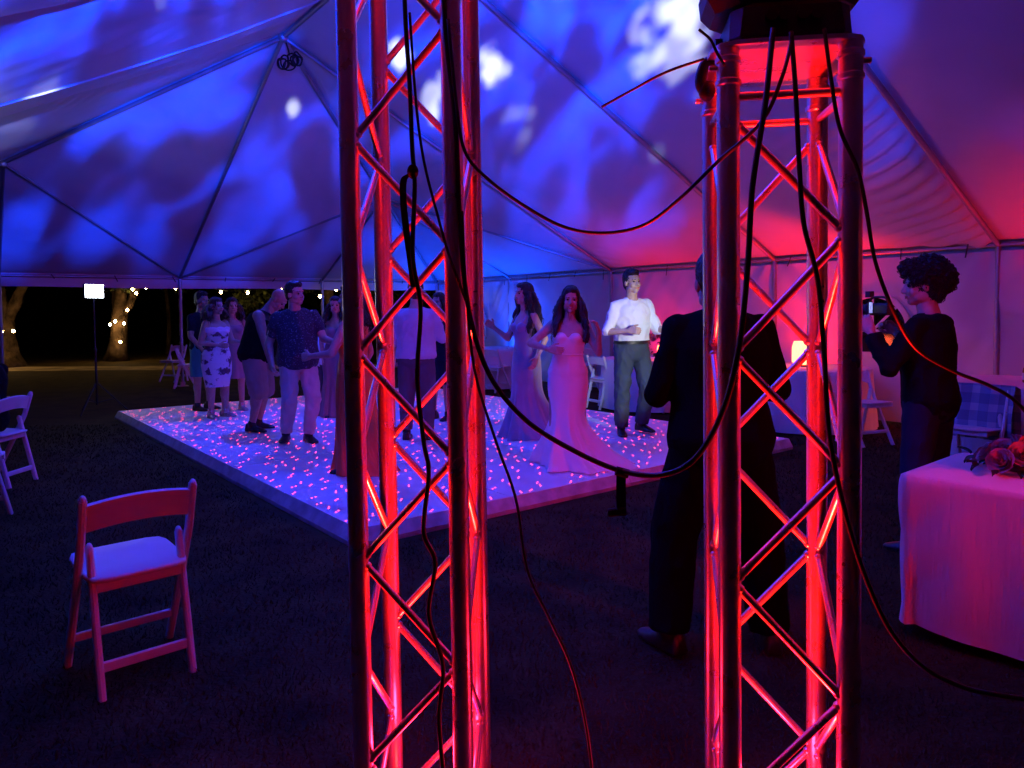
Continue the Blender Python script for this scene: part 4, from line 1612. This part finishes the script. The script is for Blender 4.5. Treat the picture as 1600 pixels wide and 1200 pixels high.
        hb.cap(self.at(.62)[0], .052 * (1 if self.sex == 'f' else 1.12) * (1 + (f - 1) * .8), h_((0, -.02, -.05)), .05 * (1 if self.sex == 'f' else 1.1))
        m2 = remesh(hb, .0065, 2, name='head')
        ms = [m1, m2]
        for k, sg in (('R', 1), ('L', -1)):
            ms.append(self.hand(k, sg))
        self.bodyobj = link('body', join_meshes(ms, 'body'), self.skin, self.root, True, 0)

    def hand(self, k, sg):
        J = self.J
        wq, d = J['wr' + k], J['hd' + k]
        curl = J['curl' + k]
        # palm faces inwards / towards the body
        ref = Vector((-sg * .9, .35, -.1))
        n = (ref - d * ref.dot(d)).normalized()
        sd = d.cross(n)
        up = sd if sd.y + sd.z > 0 else -sd      # thumb side: front / up
        mb = MB()
        pl = .09
        mb.cap(wq - d * .02, .026, wq + d * .012, .024, 10)
        for t in (-1, -.33, .33, 1):
            mb.cap(wq + d * .015 + up * t * .016, .017, wq + d * pl + up * t * .028, .0145, 8, 3)
        for i, (t, L_) in enumerate(((1, .072), (.33, .082), (-.33, .076), (-1, .06))):
            b = wq + d * (pl - .004) + up * t * .029
            dirv = d
            p = b
            for seg, fr in enumerate((.45, .32, .25)):
                a = curl * (.55 + .35 * seg)
                q = Matrix.Rotation(a, 3, d.cross(n))
                dirv = (Matrix.Rotation(a, 3, d.cross(n)) @ dirv) if True else dirv
                p2 = p + dirv.normalized() * L_ * fr
                mb.cap(p, .0095 - seg * .0009, p2, .0088 - seg * .0009, 8, 3)
                p = p2
        b = wq + d * .03 + up * .026
        td = (d * .75 + up * .75 + n * .3).normalized()
        p1 = b + td * .042
        mb.cap(b, .014, p1, .0115, 8, 3)
        td2 = (d + up * .25 + n * .35).normalized()
        mb.cap(p1, .011, p1 + td2 * .035, .0092, 8, 3)
        return remesh(mb, .0045, 1, name='hand')

    # ---- face details
    def face(self, smile=False, lips='lips'):
        h_, R = self.head, self.HR
        for s in (-1, 1):
            MB().ell(h_((s * .031, .0795, .006)), (.0125, .008, .0075), R, 12, 8).build('eye', M['eye'], self.root)
            MB().cap(h_((s * .016, .092, .026)), .0035, h_((s * .046, .081, .029)), .0028, 6, 2).build('eyebrow', M['hair'], self.root)
        if smile:
            MB().cap(h_((-.015, .0885, -.061)), .005, h_((.015, .0885, -.061)), .005, 8, 3).build('teeth', M['teeth'], self.root)
        lp = MB()
        lp.tube(catmull([h_((-.027, .083, -.057)), h_((-.012, .0935, -.0545)), h_((0, .095, -.0555)), h_((.012, .0935, -.0545)), h_((.027, .083, -.057))], 4), .0042, 6)
        dz = -.072 if smile else -.066
        lp.tube(catmull([h_((-.026, .083, -.057)), h_((-.013, .0925, dz + .004)), h_((0, .0945, dz)), h_((.013, .0925, dz + .004)), h_((.026, .083, -.057))], 4), .005, 6)
        link('lips', remesh(lp, .003, 1), M[lips], self.root, True, 0)

    # ---- hair
    def hair_short(self, m='hair', up=.012, wr=.006, low=0.0):
        mb = MB()
        h_, R = self.head, self.HR
        mb.ell(h_((0, -.022, .045)), (.083, .094, .094 + up), R)
        mb.ell(h_((0, .03, .098)), (.06, .055, .035 + up * .5), R)
        mb.ell(h_((0, -.055, -.01)), (.068, .05, .075), R)
        me = remesh(mb, .007, 2, wr, 28, self.seed)
        link('hair', me, M[m], self.root, True, 0)

    def hair_long(self, m='hair', length=.36, sides=(1, 1), wave=.02, vol=1.0, locks=26, front=False):
        mb = MB()
        h_, R = self.head, self.HR
        mb.ell(h_((0, -.022, .045)), (.088, .098, .098), R)
        mb.ell(h_((0, .03, .095)), (.062, .056, .036), R)
        mb.ell(h_((0, -.05, -.02)), (.08, .06, .1), R)
        rg = random.Random(self.seed)
        down = Vector((0, 0, -1))
        for i in range(locks):
            a = PI * (-.12 + 1.24 * i / (locks - 1))         # right ear, round the back, left ear
            sx = math.cos(a)
            if sx > .25 and rg.random() > sides[0]: continue
            if sx < -.25 and rg.random() > sides[1]: continue
            p = h_((.084 * math.cos(a), -.03 - .075 * math.sin(a), .02))
            L_ = length * rg.uniform(.82, 1.1)
            pts, rs = [p], [.024]
            outw = (R @ Vector((math.cos(a) * .9, -math.sin(a) * .8 + (.55 if front and abs(sx) > .6 else 0), 0)))
            for k in range(1, 8):
                v = k / 7
                q = p + down * L_ * v + outw * (.065 * vol * math.sin(v * 1.9)) + Vector((wave * math.sin(v * 9 + i * 1.7), wave * math.cos(v * 8 + i), 0))
                pts.append(q); rs.append(.025 * (1 - .55 * v ** 2))
            mb.tube(catmull(pts, 3), [rs[min(7, j // 3)] for j in range(22)], 8)
        me = remesh(mb, .0085, 1, .007, 26, self.seed, (1, 1, .35))
        sb = MB().add([v.co[:] for v in me.vertices], [tuple(p.vertices) for p in me.polygons])
        vl_ = [(v.co.copy(), v.normal.copy()) for v in me.vertices if v.co.z < self.HC.z + .06]
        for _ in range(150):
            p, nn = vl_[rg.randrange(len(vl_))]
            if (R.transposed() @ (p - self.HC)).y > .05: continue
            L_ = rg.uniform(.06, .16)
            pts = [p - nn * .004 + nn * (.022 * math.sin(t * 2.4) * rg.uniform(.5, 1.2)) + down * L_ * t + Vector((.006 * math.sin(t * 7 + p.x * 90), .006 * math.cos(t * 6 + p.z * 70), 0)) for t in np.linspace(0, 1, 7)]
            sb.tube(pts, [.0036 * (1 - .6 * t) for t in np.linspace(0, 1, 7)], 4)
        me = sb.mesh('hair')
        link('hair', me, M[m], self.root, True, 0)

    def hair_curly(self, m='hair', n=520, big=1.0):
        h_, R = self.head, self.HR
        mb = MB()
        E = [((0, -.03, .07), (.098, .11, .1)), ((0, -.095, .045), (.08, .075, .085)), ((0, .045, .11), (.07, .06, .045)), ((0, -.06, -.03), (.066, .045, .06))]
        for c, r in E:
            mb.ell(h_(c), (r[0] * big, r[1] * big, r[2] * big), R)
        me = remesh(mb, .008, 1, .012, 24, self.seed)
        hb = MB().add([v.co[:] for v in me.vertices], [tuple(p.vertices) for p in me.polygons])
        rg = random.Random(5)
        vs_ = [(v.co.copy(), v.normal.copy()) for v in me.vertices]
        for _ in range(n):
            p, nn = vs_[rg.randrange(len(vs_))]
            if (R.transposed() @ (p - self.HC)).y > .075 and (R.transposed() @ (p - self.HC)).z < .07: continue
            x, y, z = frame_z(nn)
            rr_ = rg.uniform(.010, .019)
            ax = (x * rg.uniform(-1, 1) + y * rg.uniform(-1, 1) + nn * .6).normalized()
            u, v_, _ = frame_z(ax)
            turns = rg.uniform(1.2, 2.2)
            pts = [p - nn * .006 + ax * .022 * t * turns / 2 + (u * math.cos(t * turns * 2 * PI) + v_ * math.sin(t * turns * 2 * PI)) * rr_ for t in np.linspace(0, 1, 12)]
            hb.tube(pts, .0032, 4)
        link('hair', hb.mesh('hair'), M[m], self.root, True, 0)

    # ---- clothes
    def top(self, m, name='shirt', h0=.05, h1=.60, infl=.016, sleeve=.6, wr=.005, wscale=11, straps=False, flare=0.0, cuff=.008):
        J, f = self.J, self.fat
        fa = 1 + (f - 1) * .7
        w = .92 if self.sex == 'f' else 1.0
        mb = MB()
        hs = [h0] + [h for h in np.arange(-.02, .6, .03) if h0 + .01 < h < h1 - .01] + [h1]
        mb.loft([self.ring(h, infl + flare * max(0, .25 - h)) for h in hs])
        if self.sex == 'f' and h1 > .4:
            p, R = self.at(.42)
            for sg in (-1, 1):
                mb.ell(p + R @ Vector((sg * .065, .088, 0)), (.06 + infl * .5, .052 + infl * .5, .06))
        if sleeve > 0:
            pn, Rn = self.at(.585)
            for k in 'RL':
                mb.cap(pn + (J['sh' + k] - pn) * .3, .055, J['sh' + k] + (pn - J['sh' + k]) * .18 + Vector((0, 0, -.006)), .056 * fa, 12)
                s_, e, q = J['sh' + k], J['el' + k], J['wr' + k]
                a = .060 * w * fa
                if sleeve <= 1:
                    end = s_.lerp(e, sleeve)
                    mb.ell(s_, (a * .96, a * .96, a * .96))
                    mb.tube([s_, end], [a, a * .93], 16)
                else:
                    end = e.lerp(q, sleeve - 1)
                    mb.ell(s_, (a, a, a))
                    mb.tube([s_, e], [a, a * .86], 16)
                    mb.ell(e, (a * .86,) * 3)
                    mb.tube([e, end], [a * .86, a * .66 + cuff], 16)
        me = remesh(mb, .011, 3, wr, wscale, self.seed, (1, 1, .8))
        return link(name, me, m, self.root, True, 0)

    def collar(self, m, open_=True):
        p, R = self.at(.59)
        rings = []
        n = 24
        for (rr_, z) in ((.082, -.02), (.072, .018), (.069, .032), (.078, .012), (.09, -.018)):
            rings.append([p + R @ Vector((rr_ * math.cos(2 * PI * k / n), rr_ * .95 * math.sin(2 * PI * k / n) + .004, z - (.03 * max(0, math.sin(2 * PI * k / n)) ** 3))) for k in range(n)])
        MB().loft(rings, caps=False).build('collar', m, self.root)

    def trousers(self, m, name='trousers', length=1.93, h1=.17, infl=.014, wr=.005, loose=1.0, flare=0.0, wscale=10):
        J, f = self.J, self.fat
        fa = 1 + (f - 1) * .7
        mb = MB()
        hs = [-.03] + [h for h in np.arange(0, .5, .03) if h < h1 - .01] + [h1]
        mb.loft([self.ring(max(h, -.03), infl) for h in hs])
        for k in 'RL':
            h_, kn, an = J['hp' + k], J['kn' + k], J['an' + k]
            r0, r1, r2 = .102 * fa * loose, .074 * fa * loose + flare * .4, .056 * loose + flare
            mb.ell(h_, (r0, r0, r0))
            if length <= 1:
                mb.tube([h_, h_.lerp(kn, length)], [r0, r0 + (r1 - r0) * length + flare], 18)
            else:
                mb.tube([h_, kn], [r0, r1], 18)
                mb.ell(kn, (r1, r1, r1))
                e = kn.lerp(an, length - 1)
                mb.tube([kn, e], [r1, r1 + (r2 - r1) * (length - 1)], 18)
        me = remesh(mb, .011, 3, wr, wscale, self.seed + 5, (1, 1, .6))
        return link(name, me, m, self.root, True, 0)

    def belt(self, m, h=.16, infl=.024):
        MB().loft([self.ring(h - .018, infl), self.ring(h - .016, infl + .004), self.ring(h + .016, infl + .004), self.ring(h + .018, infl)]).build('belt', m, self.root)

    def shoes(self, m, heel=0.0, name='shoe'):
        for k in 'RL':
            a = self.J['an' + k]
            Rf = Matrix.Rotation(self.feet[k], 3, 'Z')
            mb = MB()
            z0 = -.075
            def ring(y, w, z1, z0_=z0):
                return [a + Rf @ Vector(q) for q in ((-w, y, z0_), (w, y, z0_), (w * 1.02, y, z0_ + .02), (w * .85, y, z1 * .7 + z0_ * .3), (w * .4, y, z1), (-w * .4, y, z1), (-w * .85, y, z1 * .7 + z0_ * .3), (-w * 1.02, y, z0_ + .02))]
            mb.loft([ring(-.082, .025, -.01), ring(-.065, .038, .02), ring(-.02, .041, .02), ring(.03, .043, .0), ring(.09, .05, -.022), ring(.14, .046, -.036), ring(.18, .03, -.05), ring(.19, .015, -.06)])
            mb.cap(a, .047, a + Vector((0, 0, .02)), .046, 12, 3)
            link(name, remesh(mb, .008, 2), m, self.root, True, 0)

    def skirt(self, m, prof, name='skirt', n=96, seed=0, voxel=False):
        """prof rows: z, rx, ry, cx, cy, pleat amplitude"""
        rg = random.Random(seed + self.seed)
        ph = [rg.uniform(0, 6.3) for _ in range(5)]
        P = [Vector(q[:3]) for q in prof]
        rows = []
        for i in range(len(prof) - 1):
            for k in range(6):
                t = k / 6
                pm, p0, p1, p2 = (prof[max(0, i - 1)], prof[i], prof[i + 1], prof[min(len(prof) - 1, i + 2)])
                rows.append([.5 * ((2 * b) + (c - a) * t + (2 * a - 5 * b + 4 * c - d) * t * t + (3 * b - a - 3 * c + d) * t ** 3) for a, b, c, d in zip(pm, p0, p1, p2)])
        rows.append(list(prof[-1]))
        rings = []
        for (z, rx, ry, cx, cy, am) in rows:
            ring = []
            for k in range(n):
                a = 2 * PI * k / n
                w = .55 * math.sin(7 * a + ph[0] + z * 1.2) + .4 * math.sin(11 * a + ph[1] - z) + .3 * math.sin(17 * a + ph[2] + z * 2) + .25 * math.sin(4 * a + ph[3])
                q = 1 + am * w
                ring.append(Vector((cx + rx * q * math.cos(a), cy + ry * q * math.sin(a), z)))
            rings.append(ring)
        return MB().loft(rings, caps=False).build(name, m, self.root, sharp=0)


DFZ = FH  # dance floor top
def onfloor(x, y):
    q = gpx(x, y, FH)
    return (q.x, q.y, FH)


# --- bride
pb = onfloor(888, 728)
B = Person('bride in a white fitted gown with sweetheart neckline, dancing at the centre', pb, 172, H=1.63, sex='f', fat=1.04, side=-3, yaw=6, hpitch=2,
           arms={'R': ((.75, .12, -.62), (-.72, .62, -.18), (-.9, .4, -.1), .55), 'L': ((-.42, .1, -.88), (-.02, .55, .85), (.3, .3, .9), .8)},
           legs={'R': ((.1, .02, -1), (0, 0, -1))})
B.face(smile=True)
B.hair_long('hair', .40, sides=(1, .75), wave=.016, vol=1.1, front=True)
B.top(M['bride'], 'bodice', h0=-.02, h1=.425, infl=.011, sleeve=0, wr=.0015)
for sg in (-1, 1):
    p, R = B.at(.44)
    MB().grid(lambda u, v: p + R @ Vector((sg * (.075 + .008 * (u - .5) * 2 - .012 * v), .116 - .06 * v - .05 * v ** 3, -.03 + .17 * v)), 3, 10).build('strap', M['bride'], B.root)
z0 = B.at(.06)[0].z
B.skirt(M['bride'], [(z0 + .06, .186, .138, 0, -.012, 0), (z0 - .10, .196, .15, 0, -.012, .004), (z0 - .28, .178, .16, 0, -.01, .01), (.50, .17, .165, 0, 0, .03), (.38, .20, .205, -.01, -.01, .09), (.18, .31, .30, -.06, -.06, .17), (.03, .44, .42, -.14, -.10, .19), (.006, .47, .45, -.16, -.12, .18)])
MB().tube(B.ring(.27, .02) + [B.ring(.27, .02)[0]], .006, 6).build('waist_seam', M['bride'], B.root)

# --- groom
pg = onfloor(988, 678)
G = Person('groom in white shirt with rolled sleeves and slate trousers, thumb up', pg, 200, H=1.86, yaw=4, hpitch=-4, lean=2, side=2,
           arms={'R': ((.38, .0, -.92), (-.55, .82, .05), None, 1.1), 'L': ((-.30, .25, -.92), (-.30, .92, .10), None, 1.3)},
           legs={'R': ((.1, .06, -1), (.0, -.08, -1)), 'L': ((-.12, .2, -1), (.02, -.3, -1))}, feet=(.35, .25), fat=1.03)
G.face(); G.hair_short('hair', .014)
G.top(M['whiteshirt'], 'shirt', h0=.155, h1=.60, infl=.02, sleeve=1.12, wr=.012, wscale=9, cuff=.016)
G.collar(M['whiteshirt'])
G.trousers(M['slate'], length=1.96, h1=.17, infl=.018, wr=.010, loose=1.02, flare=.010)
G.belt(M['shoe'], .165, .03)
G.shoes(M['shoe'])
pf, Rf_ = G.at(.12)
MB().loft([[G.ring(h, .027)[k] + G.at(h)[1] @ Vector((0, .002, 0)) for k in (6, 7, 8)] for h in np.arange(.18, .58, .04)], caps=False).build('placket', M['whiteshirt'], G.root)

# --- bridesmaid in lavender
pm_ = onfloor(822, 682)
L1 = Person('woman in a lavender floor-length gown with long dark wavy hair, beside the bride', pm_, 122, H=1.72, sex='f', yaw=0, hpitch=-4, lean=0,
            arms={'R': ((.32, .28, -.85), (-.1, .85, .55), None, .5), 'L': ((-.35, -.3, -.85), (-.15, .55, -.8), None, .4)})
L1.face(); L1.hair_long('hair', .46, wave=.022, vol=1.25)
L1.top(M['lavender'], 'bodice', h0=-.02, h1=.45, infl=.012, sleeve=0, wr=.0015)
for sg in (-1, 1):
    p, R = L1.at(.46)
    MB().grid(lambda u, v: p + R @ Vector((sg * (.08 + .016 * (u - .5) * 2), .112 - .15 * v, -.03 + .13 * math.sin(v * PI * .8))), 3, 12).build('strap', M['lavender'], L1.root)
z0 = L1.at(.06)[0].z
L1.skirt(M['lavender'], [(z0 + .05, .188, .14, 0, -.012, 0), (z0 - .12, .195, .16, 0, -.012, .01), (z0 - .35, .18, .18, 0, -.02, .03), (.35, .22, .24, 0, -.05, .08), (.12, .31, .36, 0, -.10, .11), (.006, .38, .46, 0, -.16, .12)])
MB().cap(L1.head((-.03, -.07, .07)), .01, L1.head((.03, -.08, .07)), .01, 8).build('hair_clip', M['silverband'], L1.root)

# --- man in speckled shirt
pd_ = onfloor(468, 690)
D = Person('man in dark speckled short-sleeved shirt and pale trousers on the dance floor', pd_, 208, H=1.78, yaw=34, hpitch=0, lean=4, side=4, fat=1.1, belly=.05,
           arms={'R': ((.30, -.08, -.95), (-.05, .50, -.85), None, 1.0), 'L': ((-.30, .35, -.85), (-.2, .9, -.1), None, .9)},
           legs={'R': ((.06, .22, -1), (.04, -.42, -1)), 'L': ((-.10, .30, -1), (.10, -.20, -1))}, feet=(.4, .2))
D.face(); D.hair_short('hair', .006)
D.top(M['speckle'], 'shirt', h0=.0, h1=.60, infl=.024, sleeve=.72, wr=.012, wscale=8, flare=.05)
D.collar(M['speckle'])
D.trousers(M['khaki'], length=1.95, h1=.15, infl=.012, wr=.010, loose=.98)
D.shoes(M['shoe'])

# --- bald man in black tank top
pt = onfloor(404, 672)
K = Person('bald man in black tank top and tan shorts stooping forward on the dance floor', pt, 262, H=1.80, yaw=0, hpitch=22, lean=24, fat=1.26, belly=.07,
           arms={'R': ((.10, .30, -.95), (-.1, .18, -1), None, .6), 'L': ((-.10, .40, -.9), (.0, .45, -.9), None, .6)},
           legs={'R': ((.12, .20, -1), (.02, -.22, -1)), 'L': ((-.12, .05, -1), (.02, -.22, -1))}, feet=(.2, .2), skin='skin2')
K.face()
K.top(M['blackcloth'], 'tank_top', h0=-.02, h1=.53, infl=.024, sleeve=0, wr=.005, flare=.05)
for sg in (-1, 1):
    p, R = K.at(.52)
    MB().grid(lambda u, v: p + R @ Vector((sg * (.105 + .035 * (u - .5) * 2), .15 * math.cos(v * PI), .0 + .085 * math.sin(v * PI))), 4, 14).build('shoulder_strap', M['blackcloth'], K.root)
K.trousers(M['tanshort'], 'shorts', length=1.12, h1=.12, infl=.02, wr=.006, loose=1.12, flare=.03)
K.shoes(M['shoe'])

# --- woman in floral dress
pw = onfloor(341, 652)
Wm = Person('woman in a purple floral off-shoulder knee-length dress at the left of the dance floor', pw, 240, H=1.62, sex='f', fat=1.16, yaw=6, hpitch=-2,
            arms={'R': ((.30, -.05, -.92), (-.55, .75, -.12), None, .8), 'L': ((-.25, .2, -.9), (.2, .9, .0), None, .8)}, feet=(.2, .2))
Wm.face(); Wm.hair_long('hairb', .20, wave=.024, vol=1.3, locks=22)
Wm.top(M['floral'], 'dress_bodice', h0=-.02, h1=.455, infl=.013, sleeve=0, wr=.003)
p, R = Wm.at(.47)
MB().loft([[p + R @ Vector(((.205 + dr) * math.cos(2 * PI * k / 32), (.125 + dr) * math.sin(2 * PI * k / 32), z + .008 * math.sin(k * 1.9))) for k in range(32)] for dr, z in ((-.02, .02), (.0, .025), (.012, .0), (.006, -.05), (-.01, -.055))], caps=False).build('off_shoulder_band', M['floral'], Wm.root)
z0 = Wm.at(.06)[0].z
Wm.skirt(M['floral'], [(z0 + .06, .212, .16, 0, -.012, 0), (z0 - .10, .226, .175, 0, -.01, .01), (z0 - .25, .21, .165, 0, 0, .012), (.50, .185, .15, 0, 0, .012), (.45, .18, .145, 0, 0, .012)], name='dress_skirt')
Wm.shoes(M['silver'])
# --- people behind her
q = onfloor(318, 640)
P1 = Person('man in dark polo shirt and teal shorts standing behind the floral dress woman', q, 250, H=1.72, arms={'R': ((.2, .1, -.95), (-.1, .7, -.7), None, .8)}, skin='skin')
P1.hair_short('hair'); P1.top(M['navycloth'], 'shirt', h0=.02, sleeve=.7, infl=.02); P1.trousers(M['teal'], 'shorts', length=.95, infl=.018, flare=.02); P1.shoes(M['shoe'])
q = onfloor(366, 641)
P2 = Person('woman in a violet dress half hidden between the floral dress and the tank top', q, 215, H=1.63, sex='f')
P2.face(); P2.hair_long('hairb', .22, vol=1.2); P2.top(M['mauve'], 'bodice', h0=-.02, h1=.5, infl=.012, sleeve=0, wr=.002)
z0 = P2.at(.06)[0].z
P2.skirt(M['mauve'], [(z0 + .06, .188, .14, 0, -.012, 0), (z0 - .15, .2, .17, 0, -.01, .02), (.5, .2, .18, 0, 0, .05)])
P2.shoes(M['silver'])

# --- woman in red
q = onfloor(556, 736)
Rr = Person('woman in a long red dress partly behind the left truss, arm stretched left', q, 74, H=1.66, sex='f', fat=1.1, yaw=10,
            arms={'R': ((.3, -.1, -.9), (.0, .5, -.85), None, .6), 'L': ((-.25, .35, -.85), (.2, .9, -.1), None, .6)})
Rr.hair_long('hair', .26); Rr.top(M['red'], 'bodice', h0=-.02, h1=.53, infl=.012, sleeve=0, wr=.003)
z0 = Rr.at(.06)[0].z
Rr.skirt(M['red'], [(z0 + .06, .2, .15, 0, -.012, 0), (z0 - .12, .212, .17, 0, -.01, .02), (.5, .2, .19, 0, -.02, .06), (.2, .21, .23, 0, -.05, .10), (.006, .25, .31, 0, -.10, .13)])
Rr.shoes(M['shoe'])
# --- dark-haired woman farther back
q = onfloor(527, 650)
Mv = Person('dark-haired woman in a mauve dress far behind the red dress woman', q, 190, H=1.62, sex='f', arms={'R': ((.2, -.25, -.9), (-.1, .3, -.9))})
Mv.face(); Mv.hair_long('hair', .3); Mv.top(M['mauve'], 'bodice', h0=-.02, h1=.46, infl=.012, sleeve=0, wr=.002)
z0 = Mv.at(.06)[0].z
Mv.skirt(M['mauve'], [(z0 + .06, .188, .14, 0, -.012, 0), (z0 - .12, .2, .16, 0, -.01, .02), (.5, .19, .18, 0, -.02, .06), (.006, .28, .30, 0, -.08, .1)])
Mv.shoes(M['shoe'])
# --- small person in white shirt
q = onfloor(507, 634)
Ch = Person('short person in white shirt and grey trousers seen between the speckled shirt and red dress', q, 170, H=1.28)
Ch.hair_short('hair'); Ch.top(M['whiteshirt'], 'shirt', h0=.0, sleeve=.7, infl=.02); Ch.trousers(M['greypant']); Ch.shoes(M['shoe'])
# --- man in pale blue shirt, back to camera
q = onfloor(652, 686)
Bs = Person('man in pale blue shirt seen from behind through the left truss', q, -6, H=1.76, fat=1.14, belly=.03, lean=2,
            arms={'L': ((-.25, .05, -.95), (-.15, .55, -.75), None, .9), 'R': ((.3, .1, -.9), (-.2, .9, .1), None, .7)}, legs={'R': ((.08, .05, -1), (0, -.05, -1))})
Bs.hair_short('hairb'); Bs.top(M['blueshirt'], 'shirt', h0=.07, sleeve=1.25, infl=.026, wr=.008, wscale=8); Bs.collar(M['blueshirt'])
Bs.trousers(M['greypant'], infl=.018, wr=.006, loose=1.05); Bs.shoes(M['shoe'])
hp = Bs.J['wrL'] + Bs.J['hdL'] * .08
cup = thing('cup', 'clear drinking cup in the hand of the man in the pale blue shirt', 'cup', Vector(q) + Matrix.Rotation(math.radians(-6), 3, 'Z') @ (hp * Bs.s) + Vector((0, 0, -.03)))
MB().lathe([(.026, 0), (.028, .002), (.036, .1), (.034, .1), (.026, .006), (.001, .006)], n=18).build('wall', M['paper'], cup)
q = onfloor(689, 655)
Nv = Person('woman in a dark blue dress and sandals behind the pale blue shirt', q, 150, H=1.65, sex='f', arms={'L': ((-.3, .1, -.9), (.2, .8, .2))})
Nv.face(); Nv.hair_long('hair', .25); Nv.top(M['navycloth'], 'bodice', h0=-.02, h1=.52, infl=.013, sleeve=.5, wr=.002)
z0 = Nv.at(.06)[0].z
Nv.skirt(M['navycloth'], [(z0 + .06, .188, .14, 0, -.012, 0), (z0 - .15, .21, .18, 0, -.01, .03), (.5, .25, .23, 0, 0, .06)])
Nv.shoes(M['shoe'])

# --- silhouetted man in the foreground
ps = gpx(1124, 1003)
Si = Person('man in a dark suit seen from behind, standing in silhouette behind the right truss', (ps.x, ps.y, -.02), 8, H=1.85, fat=1.04, belly=.0, lean=4, yaw=-8, hpitch=4, neck=-.045,
            arms={'L': ((-.30, .06, -.95), (.35, .85, .05), None, .8), 'R': ((.34, .10, -.9), (-.35, .85, .0), None, .8)},
            legs={'L': ((-.24, .12, -1), (-.10, -.14, -1)), 'R': ((.20, -.02, -1), (.08, -.10, -1))}, feet=(.25, .35))
Si.hair_short('hair', .012)
Si.top(M['suit'], 'jacket', h0=-.06 + .035, h1=.61, infl=.034, sleeve=1.9, wr=.006, wscale=6, flare=.09)
Si.collar(M['suit'])
Si.trousers(M['suit'], infl=.02, wr=.007, loose=1.16, flare=.02, length=1.98)
Si.shoes(M['shoe'])

# --- videographer
VL = Vector((2.58, 4.56, -.02))
Vd = Person('person with curly dark hair in a black shirt filming with a camera beside the table', VL, 38, H=1.80, fat=.99, yaw=34, hpitch=2, lean=2,
            arms={'L': ((-.34, .38, -.88), (.16, .52, .85), None, .9), 'R': ((.30, .42, -.86), (-.42, .55, .75), None, .9)},
            legs={'L': ((-.1, .05, -1), (0, -.05, -1))})
Vd.face(); Vd.hair_curly('hair', 1300, 1.04)
Vd.top(M['blackcloth'], 'shirt', h0=-.02, h1=.61, infl=.022, sleeve=1.9, wr=.010, wscale=8, flare=.0)
Vd.collar(M['blackcloth'])
Vd.trousers(M['navycloth'], infl=.016, wr=.005, loose=1.05)
Vd.shoes(M['shoe'])
# camera in the hands
hv = (Vd.J['wrL'] + Vd.J['wrR']) * .5 + Vector((.08, .07, .12))
cw = Matrix.Rotation(math.radians(38), 3, 'Z') @ (hv * Vd.s) + VL
vc = thing('video_camera', 'small video camera with a lit flip-out screen held by the curly-haired person', 'camera', cw, math.radians(38))
MB().bar((0, -.06, .03), (0, .08, .03), .075, .08, (1, 0, 0), ch=.2).build('camera_body', M['black'], vc, sharp=20)
MB().tube([(0, .08, .03), (0, .15, .03), (0, .155, .03)], [.032, .034, .03], 18).build('lens', M['black'], vc)
MB().tube(catmull([(0, -.05, .068), (0, -.03, .105), (0, .05, .105), (0, .07, .068)], 5), .008, 8).build('handle', M['black'], vc)
sc_, N_, = new_mat('camera screen')[0], None
nt = sc_.node_tree
nz = nt.nodes.new('ShaderNodeTexNoise'); nz.inputs['Scale'].default_value = 40
tc = nt.nodes.new('ShaderNodeTexCoord'); nt.links.new(tc.outputs['Object'], nz.inputs['Vector'])
rp = nt.nodes.new('ShaderNodeValToRGB')
rp.color_ramp.elements[0].position = .38; rp.color_ramp.elements[0].color = (.01, .03, .25, 1)
rp.color_ramp.elements[1].position = .62; rp.color_ramp.elements[1].color = (.25, .5, 1, 1)
nt.links.new(nz.outputs['Fac'], rp.inputs[0])
bs = nt.nodes['Principled BSDF']
nt.links.new(rp.outputs[0], bs.inputs['Emission Color']); bs.inputs['Emission Strength'].default_value = 1.6
scd = MB().bar((-.135, .012, .04), (-.04, .035, .04), .085, .008, (0, 0, 1), ch=.2).build('screen_housing', M['black'], vc, sharp=20)
MB().bar((-.129, .0088, .04), (-.048, .0284, .04), .068, .002, (0, 0, 1), ch=.1).build('screen', sc_, scd, sharp=20)
vlp = cw + Matrix.Rotation(math.radians(38), 3, 'Z') @ Vector((0, .115, .13))
vl = MB().box((0, .07, .128), (.06, .03, .04)).build('video_light', M['black'], vc, smooth=False)
lamp('video_light_beam', 'SPOT', vlp, Vector(pg) + Vector((-.3, 0, 1.0)), P_VIDEO, (.8, .93, 1.0), spot_size=math.radians(29), spot_blend=.4, shadow_soft_size=.02)

# --- seated person at the left edge
Se = Person('seated person in dark clothes cut off by the left edge', (-4.68, 6.55, -.02), 88, H=1.70, sit=.47, arms={'R': ((.2, .3, -.9), (-.3, .9, -.2)), 'L': ((-.2, .3, -.9), (.3, .9, -.2))},
            legs={'R': ((.15, 1, -.05), (.0, .05, -1)), 'L': ((-.15, 1, -.05), (.0, .05, -1))})
Se.hair_short('hair'); Se.top(M['blackcloth'], 'shirt', h0=-.02, sleeve=1.9, infl=.024); Se.trousers(M['navycloth'], infl=.014); Se.shoes(M['shoe'])
